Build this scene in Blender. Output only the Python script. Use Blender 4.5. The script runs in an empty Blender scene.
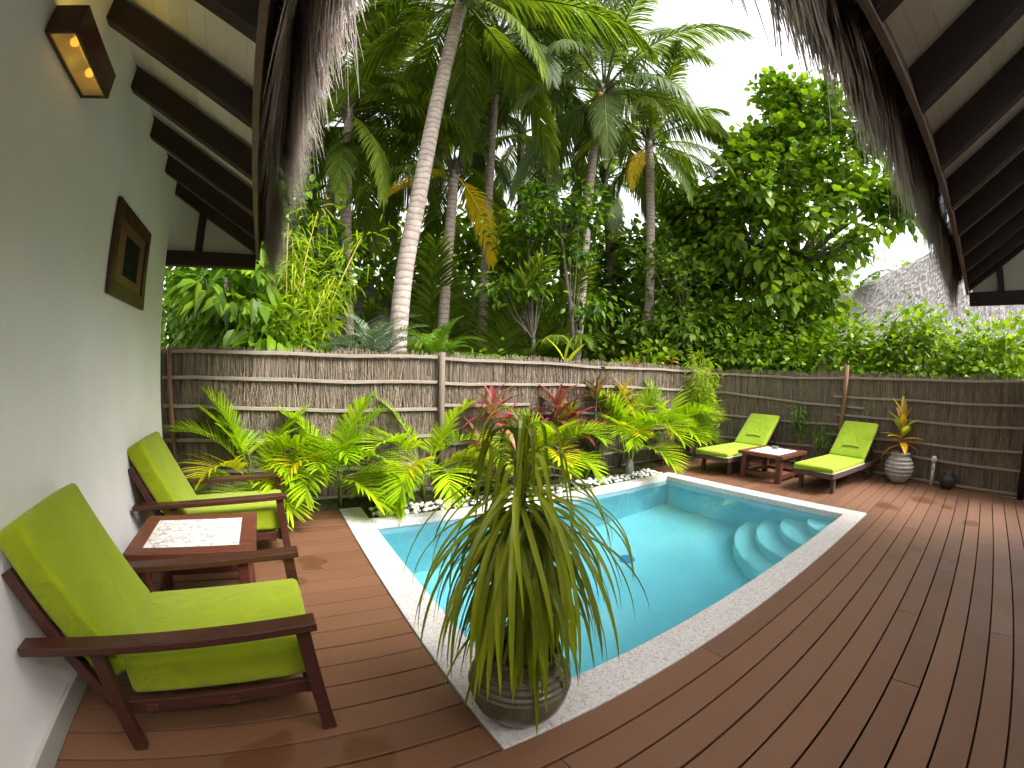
import bpy, bmesh, math, random
import numpy as np
from mathutils import Vector, Matrix
from math import radians as R, pi, sin, cos

random.seed(7)
rng = np.random.default_rng(11)
SC = bpy.context.scene
COL = SC.collection

# ------------------------------------------------------------------ helpers
class G:
    """collects vertices and faces of ONE mesh"""
    def __init__(s): s.v = []; s.f = []
    def add(s, vs, fs):
        n = len(s.v)
        s.v += [tuple(p) for p in vs]
        s.f += [tuple(i + n for i in f) for f in fs]
        return s
    def box(s, x0, x1, y0, y1, z0, z1, M=None):
        vs = [Vector((x, y, z)) for z in (z0, z1) for y in (y0, y1) for x in (x0, x1)]
        if M is not None: vs = [M @ p for p in vs]
        return s.add(vs, [(0, 2, 3, 1), (4, 5, 7, 6), (0, 1, 5, 4), (1, 3, 7, 5), (3, 2, 6, 7), (2, 0, 4, 6)])
    def bar(s, a, b, w, h, up=(0, 0, 1)):
        """box from a to b; w across, h along up"""
        a = Vector(a); b = Vector(b); d = (b - a).normalized(); up = Vector(up)
        sd = d.cross(up).normalized(); u = sd.cross(d).normalized()
        vs = []
        for p in (a, b):
            for i, j in ((-1, -1), (1, -1), (1, 1), (-1, 1)):
                vs.append(p + sd * (w / 2 * i) + u * (h / 2 * j))
        return s.add(vs, [(3, 2, 1, 0), (4, 5, 6, 7), (0, 1, 5, 4), (1, 2, 6, 5), (2, 3, 7, 6), (3, 0, 4, 7)])
    def tube(s, pts, rad, n=8, cap=True):
        pts = [Vector(p) for p in pts]; m = len(pts)
        if not hasattr(rad, '__len__'): rad = [rad] * m
        t0 = (pts[1] - pts[0]).normalized()
        ref = Vector((1, 0, 0)) if abs(t0.x) < .8 else Vector((0, 1, 0))
        vs = []
        for i, p in enumerate(pts):
            t = (pts[min(i + 1, m - 1)] - pts[max(i - 1, 0)]).normalized()
            u = t.cross(ref).normalized(); w = t.cross(u).normalized(); 
            for k in range(n):
                a = 2 * pi * k / n
                vs.append(p + (u * cos(a) + w * sin(a)) * rad[i])
        fs = []
        for i in range(m - 1):
            for k in range(n):
                a = i * n + k; b = i * n + (k + 1) % n
                fs.append((a, a + n, b + n, b))
        if cap:
            fs.append(tuple(range(n))); fs.append(tuple(range((m - 1) * n, m * n))[::-1])
        return s.add(vs, fs)
    def lathe(s, prof, n=48, c=(0, 0, 0)):
        vs = [(c[0] + r * cos(2 * pi * k / n), c[1] + r * sin(2 * pi * k / n), c[2] + z) for r, z in prof for k in range(n)]
        fs = []
        for i in range(len(prof) - 1):
            for k in range(n):
                a = i * n + k; b = i * n + (k + 1) % n
                fs.append((a, b, b + n, a + n))
        return s.add(vs, fs)
    def arr(s, V, F):
        return s.add(V.tolist(), F.tolist() if hasattr(F, 'tolist') else F)

def link(name, g, mat, parent=None, smooth=False, bevel=0, seg=2):
    me = bpy.data.meshes.new(name)
    me.from_pydata(g.v, [], g.f)
    if smooth: me.polygons.foreach_set('use_smooth', [True] * len(me.polygons))
    me.materials.append(mat); me.update()
    o = bpy.data.objects.new(name, me); COL.objects.link(o)
    if parent: o.parent = parent
    if bevel:
        m = o.modifiers.new('edge', 'BEVEL'); m.width = bevel; m.segments = seg; m.limit_method = 'ANGLE'; m.angle_limit = R(40)
    return o

def tag(o, label, cat, group=None):
    o['label'] = label; o['category'] = cat
    if group: o['group'] = group
    return o

def thing(name, label, cat, loc=(0, 0, 0), rz=0, group=None):
    o = bpy.data.objects.new(name, None); COL.objects.link(o)
    o.location = loc; o.rotation_euler = (0, 0, rz); o.empty_display_size = .1
    return tag(o, label, cat, group)

def struct(o, kind='structure'):
    o['kind'] = kind; return o

def dup(root, loc, rz, label):
    r = root.copy(); COL.objects.link(r); r.location = loc; r.rotation_euler = (0, 0, rz); r['label'] = label
    for ch in list(root.children):
        c = ch.copy(); COL.objects.link(c); c.parent = r
        for gch in ch.children:
            d = gch.copy(); COL.objects.link(d); d.parent = c
    return r

def rounded(g, x0, x1, y0, y1, z0, z1, r, puff=0.0, M=None, n=12):
    """cushion: rounded box with slightly puffed faces"""
    c = Vector(((x0 + x1) / 2, (y0 + y1) / 2, (z0 + z1) / 2)); h = Vector(((x1 - x0) / 2, (y1 - y0) / 2, (z1 - z0) / 2))
    def grid(hh):
        a = [-hh, -hh + r * .15, -hh + r * .4, -hh + r * .7, -hh + r]
        m = [(-hh + r) + (2 * hh - 2 * r) * i / n for i in range(1, n)]
        return a + m + [-q for q in a[::-1]]
    gs = [grid(h.x), grid(h.y), grid(h.z)]
    for ax in range(3):
        o1, o2 = [i for i in range(3) if i != ax]
        for sg in (-1, 1):
            vs = []; A = gs[o1]; B = gs[o2]
            for a in A:
                for b in B:
                    p = Vector((0, 0, 0)); p[ax] = sg * h[ax]; p[o1] = a; p[o2] = b
                    q = Vector([max(-h[i] + r, min(h[i] - r, p[i])) for i in range(3)])
                    d = p - q
                    if d.length > 1e-9: p = q + d.normalized() * r
                    f = (1 - (a / h[o1]) ** 4) * (1 - (b / h[o2]) ** 4)
                    p[ax] += sg * puff * max(f, 0) * (1 + .25 * sin(9 * a + 3 * b) )
                    p += c
                    vs.append(M @ p if M is not None else p)
            nb = len(B); fs = []
            flip = (sg > 0) ^ (ax == 1)
            for i in range(len(A) - 1):
                for j in range(nb - 1):
                    q = (i * nb + j, (i + 1) * nb + j, (i + 1) * nb + j + 1, i * nb + j + 1)
                    fs.append(q if flip else q[::-1])
            g.add(vs, fs)
    return g

def weld(o):
    bm = bmesh.new(); bm.from_mesh(o.data); bmesh.ops.remove_doubles(bm, verts=bm.verts, dist=1e-4)
    bmesh.ops.recalc_face_normals(bm, faces=bm.faces); bm.to_mesh(o.data); bm.free(); return o

# ------------------------------------------------------------------ materials
def newmat(name):
    m = bpy.data.materials.new(name); m.use_nodes = True
    nt = m.node_tree; nt.nodes.clear()
    out = nt.nodes.new('ShaderNodeOutputMaterial')
    b = nt.nodes.new('ShaderNodeBsdfPrincipled'); nt.links.new(b.outputs[0], out.inputs[0])
    return m, nt, b, out
def N(nt, t, **k):
    n = nt.nodes.new(t)
    for a, v in k.items(): setattr(n, a, v)
    return n
def noise(nt, scale, detail=4, rough=.6, co=None, dist=0):
    n = N(nt, 'ShaderNodeTexNoise'); n.inputs['Scale'].default_value = scale; n.inputs['Detail'].default_value = detail
    n.inputs['Roughness'].default_value = rough; n.inputs['Distortion'].default_value = dist
    if co is not None: nt.links.new(co, n.inputs['Vector'])
    return n.outputs[0]
def coords(nt, scale=(1, 1, 1), kind='Object'):
    tc = N(nt, 'ShaderNodeTexCoord'); mp = N(nt, 'ShaderNodeMapping'); mp.inputs['Scale'].default_value = scale
    nt.links.new(tc.outputs[kind], mp.inputs['Vector']); return mp.outputs[0]
def ramp(nt, fac, stops):
    r = N(nt, 'ShaderNodeValToRGB'); e = r.color_ramp.elements
    while len(e) < len(stops): e.new(.5)
    for i, (p, c) in enumerate(stops): e[i].position = p; e[i].color = (*c, 1)
    nt.links.new(fac, r.inputs[0]); return r.outputs[0]
def mix(nt, fac, a, b, mode='MIX'):
    m = N(nt, 'ShaderNodeMix', data_type='RGBA', blend_type=mode)
    for sock, v in ((m.inputs[0], fac), (m.inputs[6], a), (m.inputs[7], b)):
        if isinstance(v, (int, float)): sock.default_value = v
        elif isinstance(v, tuple): sock.default_value = (*v, 1)
        else: nt.links.new(v, sock)
    return m.outputs[2]
def math_(nt, op, a, b=None):
    m = N(nt, 'ShaderNodeMath', operation=op)
    for i, v in enumerate((a, b)):
        if v is None: continue
        if isinstance(v, (int, float)): m.inputs[i].default_value = v
        else: nt.links.new(v, m.inputs[i])
    return m.outputs[0]
def bump(nt, b, h, st, dist=.01):
    n = N(nt, 'ShaderNodeBump'); n.inputs['Strength'].default_value = st; n.inputs['Distance'].default_value = dist
    nt.links.new(h, n.inputs['Height']); nt.links.new(n.outputs[0], b.inputs['Normal'])
def island(nt): return N(nt, 'ShaderNodeNewGeometry').outputs['Random Per Island']
def objrand(nt): return N(nt, 'ShaderNodeObjectInfo').outputs['Random']

def leafmat(name, stops, trans=.3, rough=.42, patch=3.0, spec=.3, objvar=.35):
    m, nt, b, out = newmat(name)
    co = coords(nt)
    f = math_(nt, 'ADD', math_(nt, 'MULTIPLY', island(nt), .6), math_(nt, 'MULTIPLY', noise(nt, patch, 2, .5, co), .4))
    f = math_(nt, 'ADD', f, math_(nt, 'MULTIPLY', math_(nt, 'SUBTRACT', objrand(nt), .5), objvar))
    c = ramp(nt, f, stops)
    nt.links.new(c, b.inputs['Base Color'])
    b.inputs['Roughness'].default_value = rough; b.inputs['Specular IOR Level'].default_value = spec
    tr = N(nt, 'ShaderNodeBsdfTranslucent')
    tc = mix(nt, 1.0, c, (1.15, 1.2, .5), 'MULTIPLY'); nt.links.new(tc, tr.inputs[0])
    ms = N(nt, 'ShaderNodeMixShader'); ms.inputs[0].default_value = trans
    nt.links.new(b.outputs[0], ms.inputs[1]); nt.links.new(tr.outputs[0], ms.inputs[2])
    nt.links.new(ms.outputs[0], out.inputs[0])
    return m

def woodmat(name, c0, c1, rough=.4, scale=(3, 40, 40), spec=.5):
    m, nt, b, out = newmat(name)
    co = coords(nt, scale)
    n = noise(nt, 2.2, 6, .65, co, .6)
    f = math_(nt, 'ADD', math_(nt, 'MULTIPLY', n, .75), math_(nt, 'MULTIPLY', island(nt), .25))
    nt.links.new(ramp(nt, f, [(.3, c0), (.7, c1)]), b.inputs['Base Color'])
    n2 = noise(nt, 3, 3, .5, coords(nt, (4, 4, 4)))
    r = N(nt, 'ShaderNodeMapRange'); r.inputs[3].default_value = rough - .12; r.inputs[4].default_value = rough + .2
    nt.links.new(n2, r.inputs[0]); nt.links.new(r.outputs[0], b.inputs['Roughness'])
    b.inputs['Specular IOR Level'].default_value = spec
    bump(nt, b, n, .25, .002)
    return m

def strandmat(name, stops, rough=.75, trans=0):
    m, nt, b, out = newmat(name)
    n = noise(nt, 14, 3, .6, coords(nt, (1, 1, .25)))
    f = math_(nt, 'ADD', math_(nt, 'MULTIPLY', island(nt), .6), math_(nt, 'MULTIPLY', n, .4))
    c = ramp(nt, f, stops); nt.links.new(c, b.inputs['Base Color'])
    b.inputs['Roughness'].default_value = rough; b.inputs['Specular IOR Level'].default_value = .25
    if trans:
        tr = N(nt, 'ShaderNodeBsdfTranslucent'); nt.links.new(c, tr.inputs[0]); ms = N(nt, 'ShaderNodeMixShader'); ms.inputs[0].default_value = trans
        nt.links.new(b.outputs[0], ms.inputs[1]); nt.links.new(tr.outputs[0], ms.inputs[2]); nt.links.new(ms.outputs[0], out.inputs[0])
    return m

def plaster(name, col, var=.06, bm=.15):
    m, nt, b, out = newmat(name)
    co = coords(nt)
    n1 = noise(nt, 1.3, 5, .6, co); n2 = noise(nt, 30, 4, .6, co)
    lo = tuple(c * (1 - var) for c in col); hi = tuple(min(1, c * (1 + var)) for c in col)
    nt.links.new(ramp(nt, n1, [(.3, lo), (.7, hi)]), b.inputs['Base Color'])
    b.inputs['Roughness'].default_value = .8; b.inputs['Specular IOR Level'].default_value = .2
    bump(nt, b, n2, bm, .004)
    return m

M = {}
M['dark_wood'] = woodmat('dark stained wood', (.030, .0085, .005), (.085, .024, .013), .38)
M['rafter_wood'] = woodmat('rafter wood', (.010, .004, .003), (.030, .011, .007), .5)
M['fascia_wood'] = woodmat('weathered fascia wood', (.11, .075, .055), (.25, .18, .135), .7)
M['table_wood'] = woodmat('red brown table wood', (.065, .017, .009), (.16, .045, .024), .4)
M['grey_wood'] = woodmat('weathered lounger wood', (.045, .026, .018), (.13, .075, .052), .6)
M['rail_wood'] = woodmat('weathered fence rail', (.20, .16, .125), (.40, .34, .28), .8, (2, 30, 30), .2)
M['post_wood'] = woodmat('weathered fence post', (.10, .075, .058), (.22, .17, .13), .8, (30, 30, 2), .2)
M['brown_post'] = woodmat('brown post', (.14, .075, .040), (.25, .145, .08), .8, (30, 30, 2), .2)
M['wall'] = plaster('white plaster', (.86, .82, .80), .05)
M['gable'] = plaster('cream gable board', (.55, .55, .44), .05)
M['skirting'] = plaster('skirting', (.36, .34, .30), .08)
M['reed'] = strandmat('reed', [(.15, (.055, .040, .028)), (.45, (.185, .142, .100)), (.75, (.31, .25, .185)), (1, (.46, .39, .30))])
M['reed_dark'] = strandmat('reed backing', [(.2, (.07, .052, .036)), (.8, (.13, .10, .072))])
M['thatch'] = strandmat('thatch strands', [(.15, (.24, .195, .165)), (.45, (.50, .42, .37)), (.8, (.62, .54, .49)), (1, (.80, .74, .69))], .7, .6)
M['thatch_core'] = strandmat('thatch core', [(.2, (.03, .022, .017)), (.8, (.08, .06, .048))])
M['hut_core'] = strandmat('hut thatch body', [(.2, (.20, .18, .175)), (.8, (.30, .275, .265))])
M['thatch_grey'] = strandmat('grey thatch', [(.15, (.26, .235, .23)), (.5, (.38, .35, .34)), (1, (.52, .48, .47))])

def ceilmat():
    m, nt, b, out = newmat('white washed ceiling boards')
    n = noise(nt, 2, 5, .6, coords(nt, (1, 1, 1)))
    f = math_(nt, 'ADD', math_(nt, 'MULTIPLY', n, .5), math_(nt, 'MULTIPLY', island(nt), .5))
    nt.links.new(ramp(nt, f, [(.25, (.70, .67, .55)), (.75, (.80, .77, .66))]), b.inputs['Base Color'])
    b.inputs['Roughness'].default_value = .65
    return m
M['ceiling'] = ceilmat()

def deckmat():
    m, nt, b, out = newmat('brown composite deck board')
    co = coords(nt)
    f = math_(nt, 'ADD', math_(nt, 'MULTIPLY', island(nt), .55), math_(nt, 'MULTIPLY', noise(nt, 1.4, 5, .6, coords(nt, (1, 2.5, 1))), .45))
    c = ramp(nt, f, [(.2, (.122, .051, .023)), (.55, (.148, .063, .028)), (.85, (.175, .078, .040))])
    # faint scuffs along the grain
    sc = noise(nt, 3.5, 6, .7, coords(nt, (2, 14, 1)))
    c = mix(nt, math_(nt, 'MULTIPLY', ramp_f(nt, sc, .55, .75), .16), c, (.22, .13, .085))
    # damp blotches with a shape of their own
    w = None
    nz = noise(nt, 5, 3, .6, co)
    for x, y, r in DAMP:
        d = N(nt, 'ShaderNodeVectorMath', operation='DISTANCE'); nt.links.new(co, d.inputs[0]); d.inputs[1].default_value = (x, y, 0)
        q = math_(nt, 'SUBTRACT', r, math_(nt, 'ADD', d.outputs['Value'], math_(nt, 'MULTIPLY', math_(nt, 'SUBTRACT', nz, .5), r * 2.6)))
        w = q if w is None else math_(nt, 'MAXIMUM', w, q)
    wf = ramp_f(nt, w, -.008, .012)
    c = mix(nt, math_(nt, 'MULTIPLY', wf, .42), c, (.075, .028, .006))
    nt.links.new(c, b.inputs['Base Color'])
    rr = N(nt, 'ShaderNodeMapRange'); rr.inputs[3].default_value = .62; rr.inputs[4].default_value = .42
    nt.links.new(wf, rr.inputs[0])
    r2 = math_(nt, 'ADD', rr.outputs[0], math_(nt, 'MULTIPLY', math_(nt, 'SUBTRACT', noise(nt, 2.2, 4, .6, co), .5), .3))
    nt.links.new(r2, b.inputs['Roughness'])
    bump(nt, b, noise(nt, 30, 4, .6, coords(nt, (.6, 6, 1))), .12, .002)
    return m
def ramp_f(nt, v, a, b_):
    r = N(nt, 'ShaderNodeMapRange', clamp=True); r.inputs[1].default_value = a; r.inputs[2].default_value = b_
    nt.links.new(v, r.inputs[0]); return r.outputs[0]
DAMP = [(4.31, .59, .10), (4.66, .40, .09), (4.40, .15, .14), (6.1, .98, .16), (6.75, .62, .16), (6.0, -.1, .12), (6.6, .25, .10), (.25, 3.35, .11), (.10, 3.05, .09), (-.20, 1.42, .14), (.20, 1.36, .1)]
M['deck'] = deckmat()

def stonemat(name, a, b_, c_, scale=38, bm=.3):
    m, nt, b, out = newmat(name)
    v = N(nt, 'ShaderNodeTexVoronoi'); v.inputs['Scale'].default_value = scale
    nt.links.new(coords(nt), v.inputs['Vector'])
    rgb = N(nt, 'ShaderNodeSeparateColor'); nt.links.new(v.outputs['Color'], rgb.inputs[0])
    c = ramp(nt, rgb.outputs[0], [(.08, a), (.3, b_), (.75, c_)])
    ve = N(nt, 'ShaderNodeTexVoronoi', feature='DISTANCE_TO_EDGE'); ve.inputs['Scale'].default_value = scale
    nt.links.new(coords(nt), ve.inputs['Vector'])
    c = mix(nt, ramp_f(nt, ve.outputs[0], .0, .09), (.50, .43, .40), c)
    nt.links.new(c, b.inputs['Base Color']); b.inputs['Roughness'].default_value = .5
    bump(nt, b, ve.outputs[0], bm, .004)
    return m
M['coping'] = stonemat('pink white pebble coping', (.42, .34, .32), (.52, .48, .46), (.60, .58, .57), 85)
M['mosaic'] = stonemat('broken shell table inlay', (.40, .30, .27), (.62, .56, .53), (.78, .75, .73), 48, .2)
M['white_inset'] = plaster('white table inset', (.78, .76, .76), .04, .05)

def tilemat():
    m, nt, b, out = newmat('turquoise pool plaster')
    co = coords(nt)
    n = noise(nt, 1.1, 5, .6, co); n2 = noise(nt, 26, 2, .5, co)
    f = math_(nt, 'ADD', math_(nt, 'MULTIPLY', n, .7), math_(nt, 'MULTIPLY', n2, .3))
    nt.links.new(ramp(nt, f, [(.3, (.41, .62, .66)), (.7, (.48, .69, .73))]), b.inputs['Base Color'])
    b.inputs['Roughness'].default_value = .6
    return m
M['pool'] = tilemat()
M['pool_step'] = plaster('pale pool step plaster', (.62, .76, .76), .05, .05)
def watermat():
    m, nt, b, out = newmat('pool water')
    nt.nodes.remove(b)
    co = coords(nt)
    h = math_(nt, 'ADD', noise(nt, 3.2, 2, .5, co), math_(nt, 'MULTIPLY', noise(nt, 11, 2, .5, co), .25))
    bp = N(nt, 'ShaderNodeBump'); bp.inputs['Strength'].default_value = .10; bp.inputs['Distance'].default_value = .05
    nt.links.new(h, bp.inputs['Height'])
    rf = N(nt, 'ShaderNodeBsdfRefraction'); rf.inputs['Color'].default_value = (.58, .895, .945, 1); rf.inputs['IOR'].default_value = 1.33; rf.inputs['Roughness'].default_value = .0
    gl = N(nt, 'ShaderNodeBsdfGlossy'); gl.inputs['Roughness'].default_value = .03; gl.inputs['Color'].default_value = (1, 1, 1, 1)
    fr = N(nt, 'ShaderNodeFresnel'); fr.inputs['IOR'].default_value = 1.33
    for q in (rf, gl, fr): nt.links.new(bp.outputs[0], q.inputs['Normal'])
    ms = N(nt, 'ShaderNodeMixShader')
    nt.links.new(fr.outputs[0], ms.inputs[0]); nt.links.new(rf.outputs[0], ms.inputs[1]); nt.links.new(gl.outputs[0], ms.inputs[2])
    nt.links.new(ms.outputs[0], out.inputs[0])
    return m
M['water'] = watermat()

def fabric(name, c0, c1):
    m, nt, b, out = newmat(name)
    co = coords(nt)
    n = noise(nt, 3.5, 4, .6, co); w = noise(nt, 220, 2, .5, co)
    nt.links.new(ramp(nt, n, [(.3, c0), (.7, c1)]), b.inputs['Base Color'])
    b.inputs['Roughness'].default_value = .85; b.inputs['Specular IOR Level'].default_value = .15
    b.inputs['Sheen Weight'].default_value = .15
    h = math_(nt, 'ADD', math_(nt, 'MULTIPLY', noise(nt, 3.5, 4, .55, coords(nt, (1, 1.8, 1)), 2.2), 1.0), math_(nt, 'MULTIPLY', w, .05))
    bump(nt, b, h, .6, .035)
    return m
M['lime'] = fabric('lime green canvas', (.21, .265, .004), (.26, .32, .006))
M['lime_light'] = fabric('lime green lounger canvas', (.235, .345, .008), (.29, .41, .014))
M['piping'] = fabric('pale piping', (.55, .58, .36), (.66, .68, .46))
M['dark_fabric'] = fabric('dark handle strap', (.05, .08, .01), (.08, .11, .02))

def simple(name, c0, c1, rough=.5, scale=8, metal=0, spec=.5, bm=.1):
    m, nt, b, out = newmat(name)
    n = noise(nt, scale, 5, .6, coords(nt))
    nt.links.new(ramp(nt, n, [(.3, c0), (.7, c1)]), b.inputs['Base Color'])
    b.inputs['Roughness'].default_value = rough; b.inputs['Metallic'].default_value = metal; b.inputs['Specular IOR Level'].default_value = spec
    if bm: bump(nt, b, n, bm, .004)
    return m
M['bronze'] = simple('grey brown glazed clay', (.055, .047, .026), (.14, .122, .085), .25, 7)
M['pale_pot'] = simple('pale ribbed clay', (.30, .28, .25), (.52, .49, .45), .5, 12)
M['dark_pot'] = simple('dark clay', (.02, .018, .016), (.05, .043, .036), .5, 12)
M['soil'] = simple('damp soil', (.022, .020, .010), (.075, .070, .035), .95, 9, 0, .1, .6)
M['ground'] = simple('leaf litter ground', (.05, .045, .025), (.16, .13, .085), .95, 1.5, 0, .1, .4)
M['stone'] = simple('grey stone', (.14, .14, .15), (.30, .30, .31), .8, 14, 0, .3, .5)
M['pebble'] = simple('white pebble', (.82, .80, .77), (.94, .93, .92), .6, 3, 0, .4, 0)
M['grey_pebble'] = simple('grey pebble', (.10, .10, .09), (.26, .25, .23), .6, 3, 0, .4, 0)
M['ash'] = simple('grey ashtray glaze', (.08, .08, .085), (.16, .16, .165), .4, 9)
M['pale_paint'] = simple('pale paint', (.5, .48, .44), (.64, .62, .57), .5, 9)
M['drain'] = simple('blue drain cover', (.03, .20, .36), (.05, .26, .42), .4, 9)
M['picture_panel'] = woodmat('picture inner frame', (.12, .055, .025), (.22, .105, .05), .45)
M['picture_dark'] = simple('dark picture', (.008, .009, .008), (.022, .022, .020), .7, 6, 0, .1)
M['roof_board'] = simple('hut wall', (.35, .32, .28), (.45, .42, .37), .8, 3)
M['trunk_pale'] = None
def trunkmat(name, c0, c1, c2, ring=9.0):
    m, nt, b, out = newmat(name)
    co = coords(nt)
    w = N(nt, 'ShaderNodeTexWave', wave_type='BANDS', bands_direction='Z'); w.inputs['Scale'].default_value = ring / 6.283 * 2.0
    w.inputs['Distortion'].default_value = 6; w.inputs['Detail'].default_value = 4; w.inputs['Detail Scale'].default_value = 1.2
    nt.links.new(co, w.inputs['Vector'])
    n = noise(nt, 6, 5, .65, co)
    c = ramp(nt, n, [(.3, c1), (.7, c2)])
    c = mix(nt, math_(nt, 'MULTIPLY', ramp_f(nt, w.outputs['Fac'], .28, .0), .55), c, c0)
    nt.links.new(c, b.inputs['Base Color']); b.inputs['Roughness'].default_value = .85; b.inputs['Specular IOR Level'].default_value = .2
    bump(nt, b, math_(nt, 'ADD', math_(nt, 'MULTIPLY', w.outputs['Fac'], .35), n), .5, .015)
    return m
M['trunk_pale'] = trunkmat('pale palm trunk', (.12, .075, .06), (.30, .235, .20), (.50, .42, .37))
M['trunk_dark'] = trunkmat('dark palm trunk', (.06, .045, .035), (.13, .10, .08), (.25, .20, .165))
M['trunk_mid'] = trunkmat('grey brown palm trunk', (.10, .07, .055), (.22, .17, .14), (.36, .30, .25))
M['bark'] = simple('bark', (.06, .048, .036), (.17, .14, .11), .9, 8, 0, .2, .5)
M['cane'] = simple('green cane', (.10, .13, .02), (.24, .25, .05), .5, 8)
M['yellow_cane'] = simple('yellow cane', (.32, .22, .03), (.45, .33, .06), .5, 8)

g_ = lambda *s: [(p, c) for p, c in s]
M['coco'] = leafmat('coconut frond', g_((.1, (.055, .105, .010)), (.45, (.125, .195, .018)), (.75, (.225, .280, .028)), (1, (.36, .34, .05))), .45, .5, 1.2, .18)
M['coco_grey'] = leafmat('grey green coconut frond', g_((.1, (.060, .115, .025)), (.5, (.130, .190, .050)), (.9, (.23, .28, .10))), .42, .46, 1.2, .28)
M['coco_yellow'] = leafmat('yellowing frond', g_((.1, (.62, .58, .012)), (.5, (.82, .60, .012)), (.9, (.84, .42, .02))), .45, .5, 2, .3, .2)
M['areca'] = leafmat('areca frond', g_((.1, (.13, .25, .004)), (.45, (.27, .43, .006)), (.75, (.43, .56, .010)), (1, (.60, .60, .02))), .42, .4, 3)
M['areca_y'] = leafmat('yellow areca frond', g_((.1, (.38, .42, .008)), (.5, (.60, .54, .012)), (.9, (.68, .50, .02))), .42, .4, 3)
M['drac'] = leafmat('dracaena strap leaf', g_((.1, (.13, .165, .006)), (.4, (.27, .315, .012)), (.75, (.43, .45, .02)), (1, (.58, .54, .06))), .36, .32, 4)
M['cordy'] = leafmat('dark red cordyline leaf', g_((.1, (.08, .020, .022)), (.5, (.22, .045, .045)), (.8, (.34, .10, .08)), (1, (.44, .20, .13))), .3, .4, 4)
M['cordy_b'] = leafmat('bronze cordyline leaf', g_((.1, (.08, .075, .020)), (.5, (.22, .13, .05)), (.8, (.34, .17, .06)), (1, (.40, .30, .07))), .3, .4, 4)
M['croton'] = leafmat('yellow green croton leaf', g_((.1, (.11, .14, .012)), (.5, (.34, .32, .02)), (.8, (.56, .42, .03)), (1, (.62, .30, .03))), .3, .38, 4)
M['croton_y'] = leafmat('orange croton leaf', g_((.1, (.55, .22, .010)), (.6, (.74, .38, .015)), (1, (.78, .50, .03))), .3, .38, 4, .4, .2)
M['croton_b'] = leafmat('bronze croton leaf', g_((.1, (.22, .12, .015)), (.6, (.34, .21, .02)), (1, (.42, .30, .03))), .3, .38, 4, .4, .2)
M['croton_g'] = leafmat('green croton leaf', g_((.1, (.24, .34, .02)), (.6, (.42, .50, .04)), (1, (.58, .58, .07))), .3, .38, 4, .4, .2)
M['broad'] = leafmat('broad green leaf', g_((.1, (.030, .085, .008)), (.42, (.095, .195, .011)), (.75, (.205, .330, .014)), (1, (.34, .43, .025))), .4, .42, .9, .28)
M['broad_lime'] = leafmat('fresh green leaf', g_((.1, (.070, .150, .006)), (.45, (.170, .300, .010)), (.75, (.280, .410, .014)), (1, (.44, .50, .04))), .4, .42, 1.2, .28)
M['broad_dark'] = leafmat('dark green leaf', g_((.1, (.060, .120, .014)), (.5, (.135, .235, .022)), (.9, (.25, .36, .040))), .45, .45, .8, .22)
M['bamboo'] = leafmat('yellow green bamboo leaf', g_((.1, (.18, .29, .005)), (.5, (.36, .48, .008)), (.9, (.54, .56, .02))), .42, .42, 2)
M['cycad'] = leafmat('blue green cycad frond', g_((.1, (.07, .115, .075)), (.5, (.18, .245, .175)), (.9, (.32, .38, .29))), .25, .42, 2)
M['fern'] = leafmat('deep green cycad frond', g_((.1, (.04, .11, .006)), (.5, (.10, .21, .010)), (.9, (.19, .31, .018))), .35, .4, 2)

# ------------------------------------------------------------------ foliage builders
UP = np.array([0, 0, 1.0])
def nrm(a): return a / np.maximum(np.linalg.norm(a, axis=-1, keepdims=True), 1e-9)

def leaves(P, D, L, W):
    """ovate leaves folded along the midrib, 7 vertices and 6 triangles each"""
    n = len(P); D = nrm(D); L = L[:, None]; W = W[:, None]
    sd = nrm(np.cross(D, UP + rng.normal(0, .45, (n, 3)))); nn = np.cross(sd, D)
    q1 = P + D * .20 * L; q2 = P + D * .55 * L - UP * .04 * L
    l1 = q1 + sd * W * .40 + nn * .06 * L; r1 = q1 - sd * W * .40 + nn * .06 * L
    l2 = q2 + sd * W * .46 + nn * .08 * L; r2 = q2 - sd * W * .46 + nn * .08 * L
    m = P + D * .42 * L; t = P + D * L - UP * .18 * L
    V = np.stack([P, l1, r1, l2, r2, m, t], 1).reshape(-1, 3)
    F = np.array([(0, 2, 5), (0, 5, 1), (1, 5, 3), (2, 4, 5), (3, 5, 6), (4, 6, 5)])
    F = (F[None] + (np.arange(n) * 7)[:, None, None]).reshape(-1, 3)
    return V, F

def cloud(C, per, spread, L, W, out_from=None, droop=.35):
    """leaf clusters round the centres C"""
    C = np.asarray(C, float); n = len(C)
    base = np.repeat(C, per, 0)
    off = rng.normal(0, 1, (n * per, 3)) * spread * np.array([1, 1, .7])
    P = base + off
    D = nrm(off) * .9 + rng.normal(0, .45, off.shape) - UP * droop
    if out_from is not None: D += nrm(P - np.asarray(out_from)) * .5
    Ls = L * rng.uniform(.6, 1.25, n * per); Ws = Ls * (W / L) * rng.uniform(.85, 1.15, n * per)
    return leaves(P, D, Ls, Ws)

def ellip(c, r, n, shell=.55):
    d = nrm(rng.normal(0, 1, (n, 3))); k = rng.uniform(shell ** 3, 1, (n, 1)) ** (1 / 3)
    return np.asarray(c) + d * k * np.asarray(r)

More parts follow.
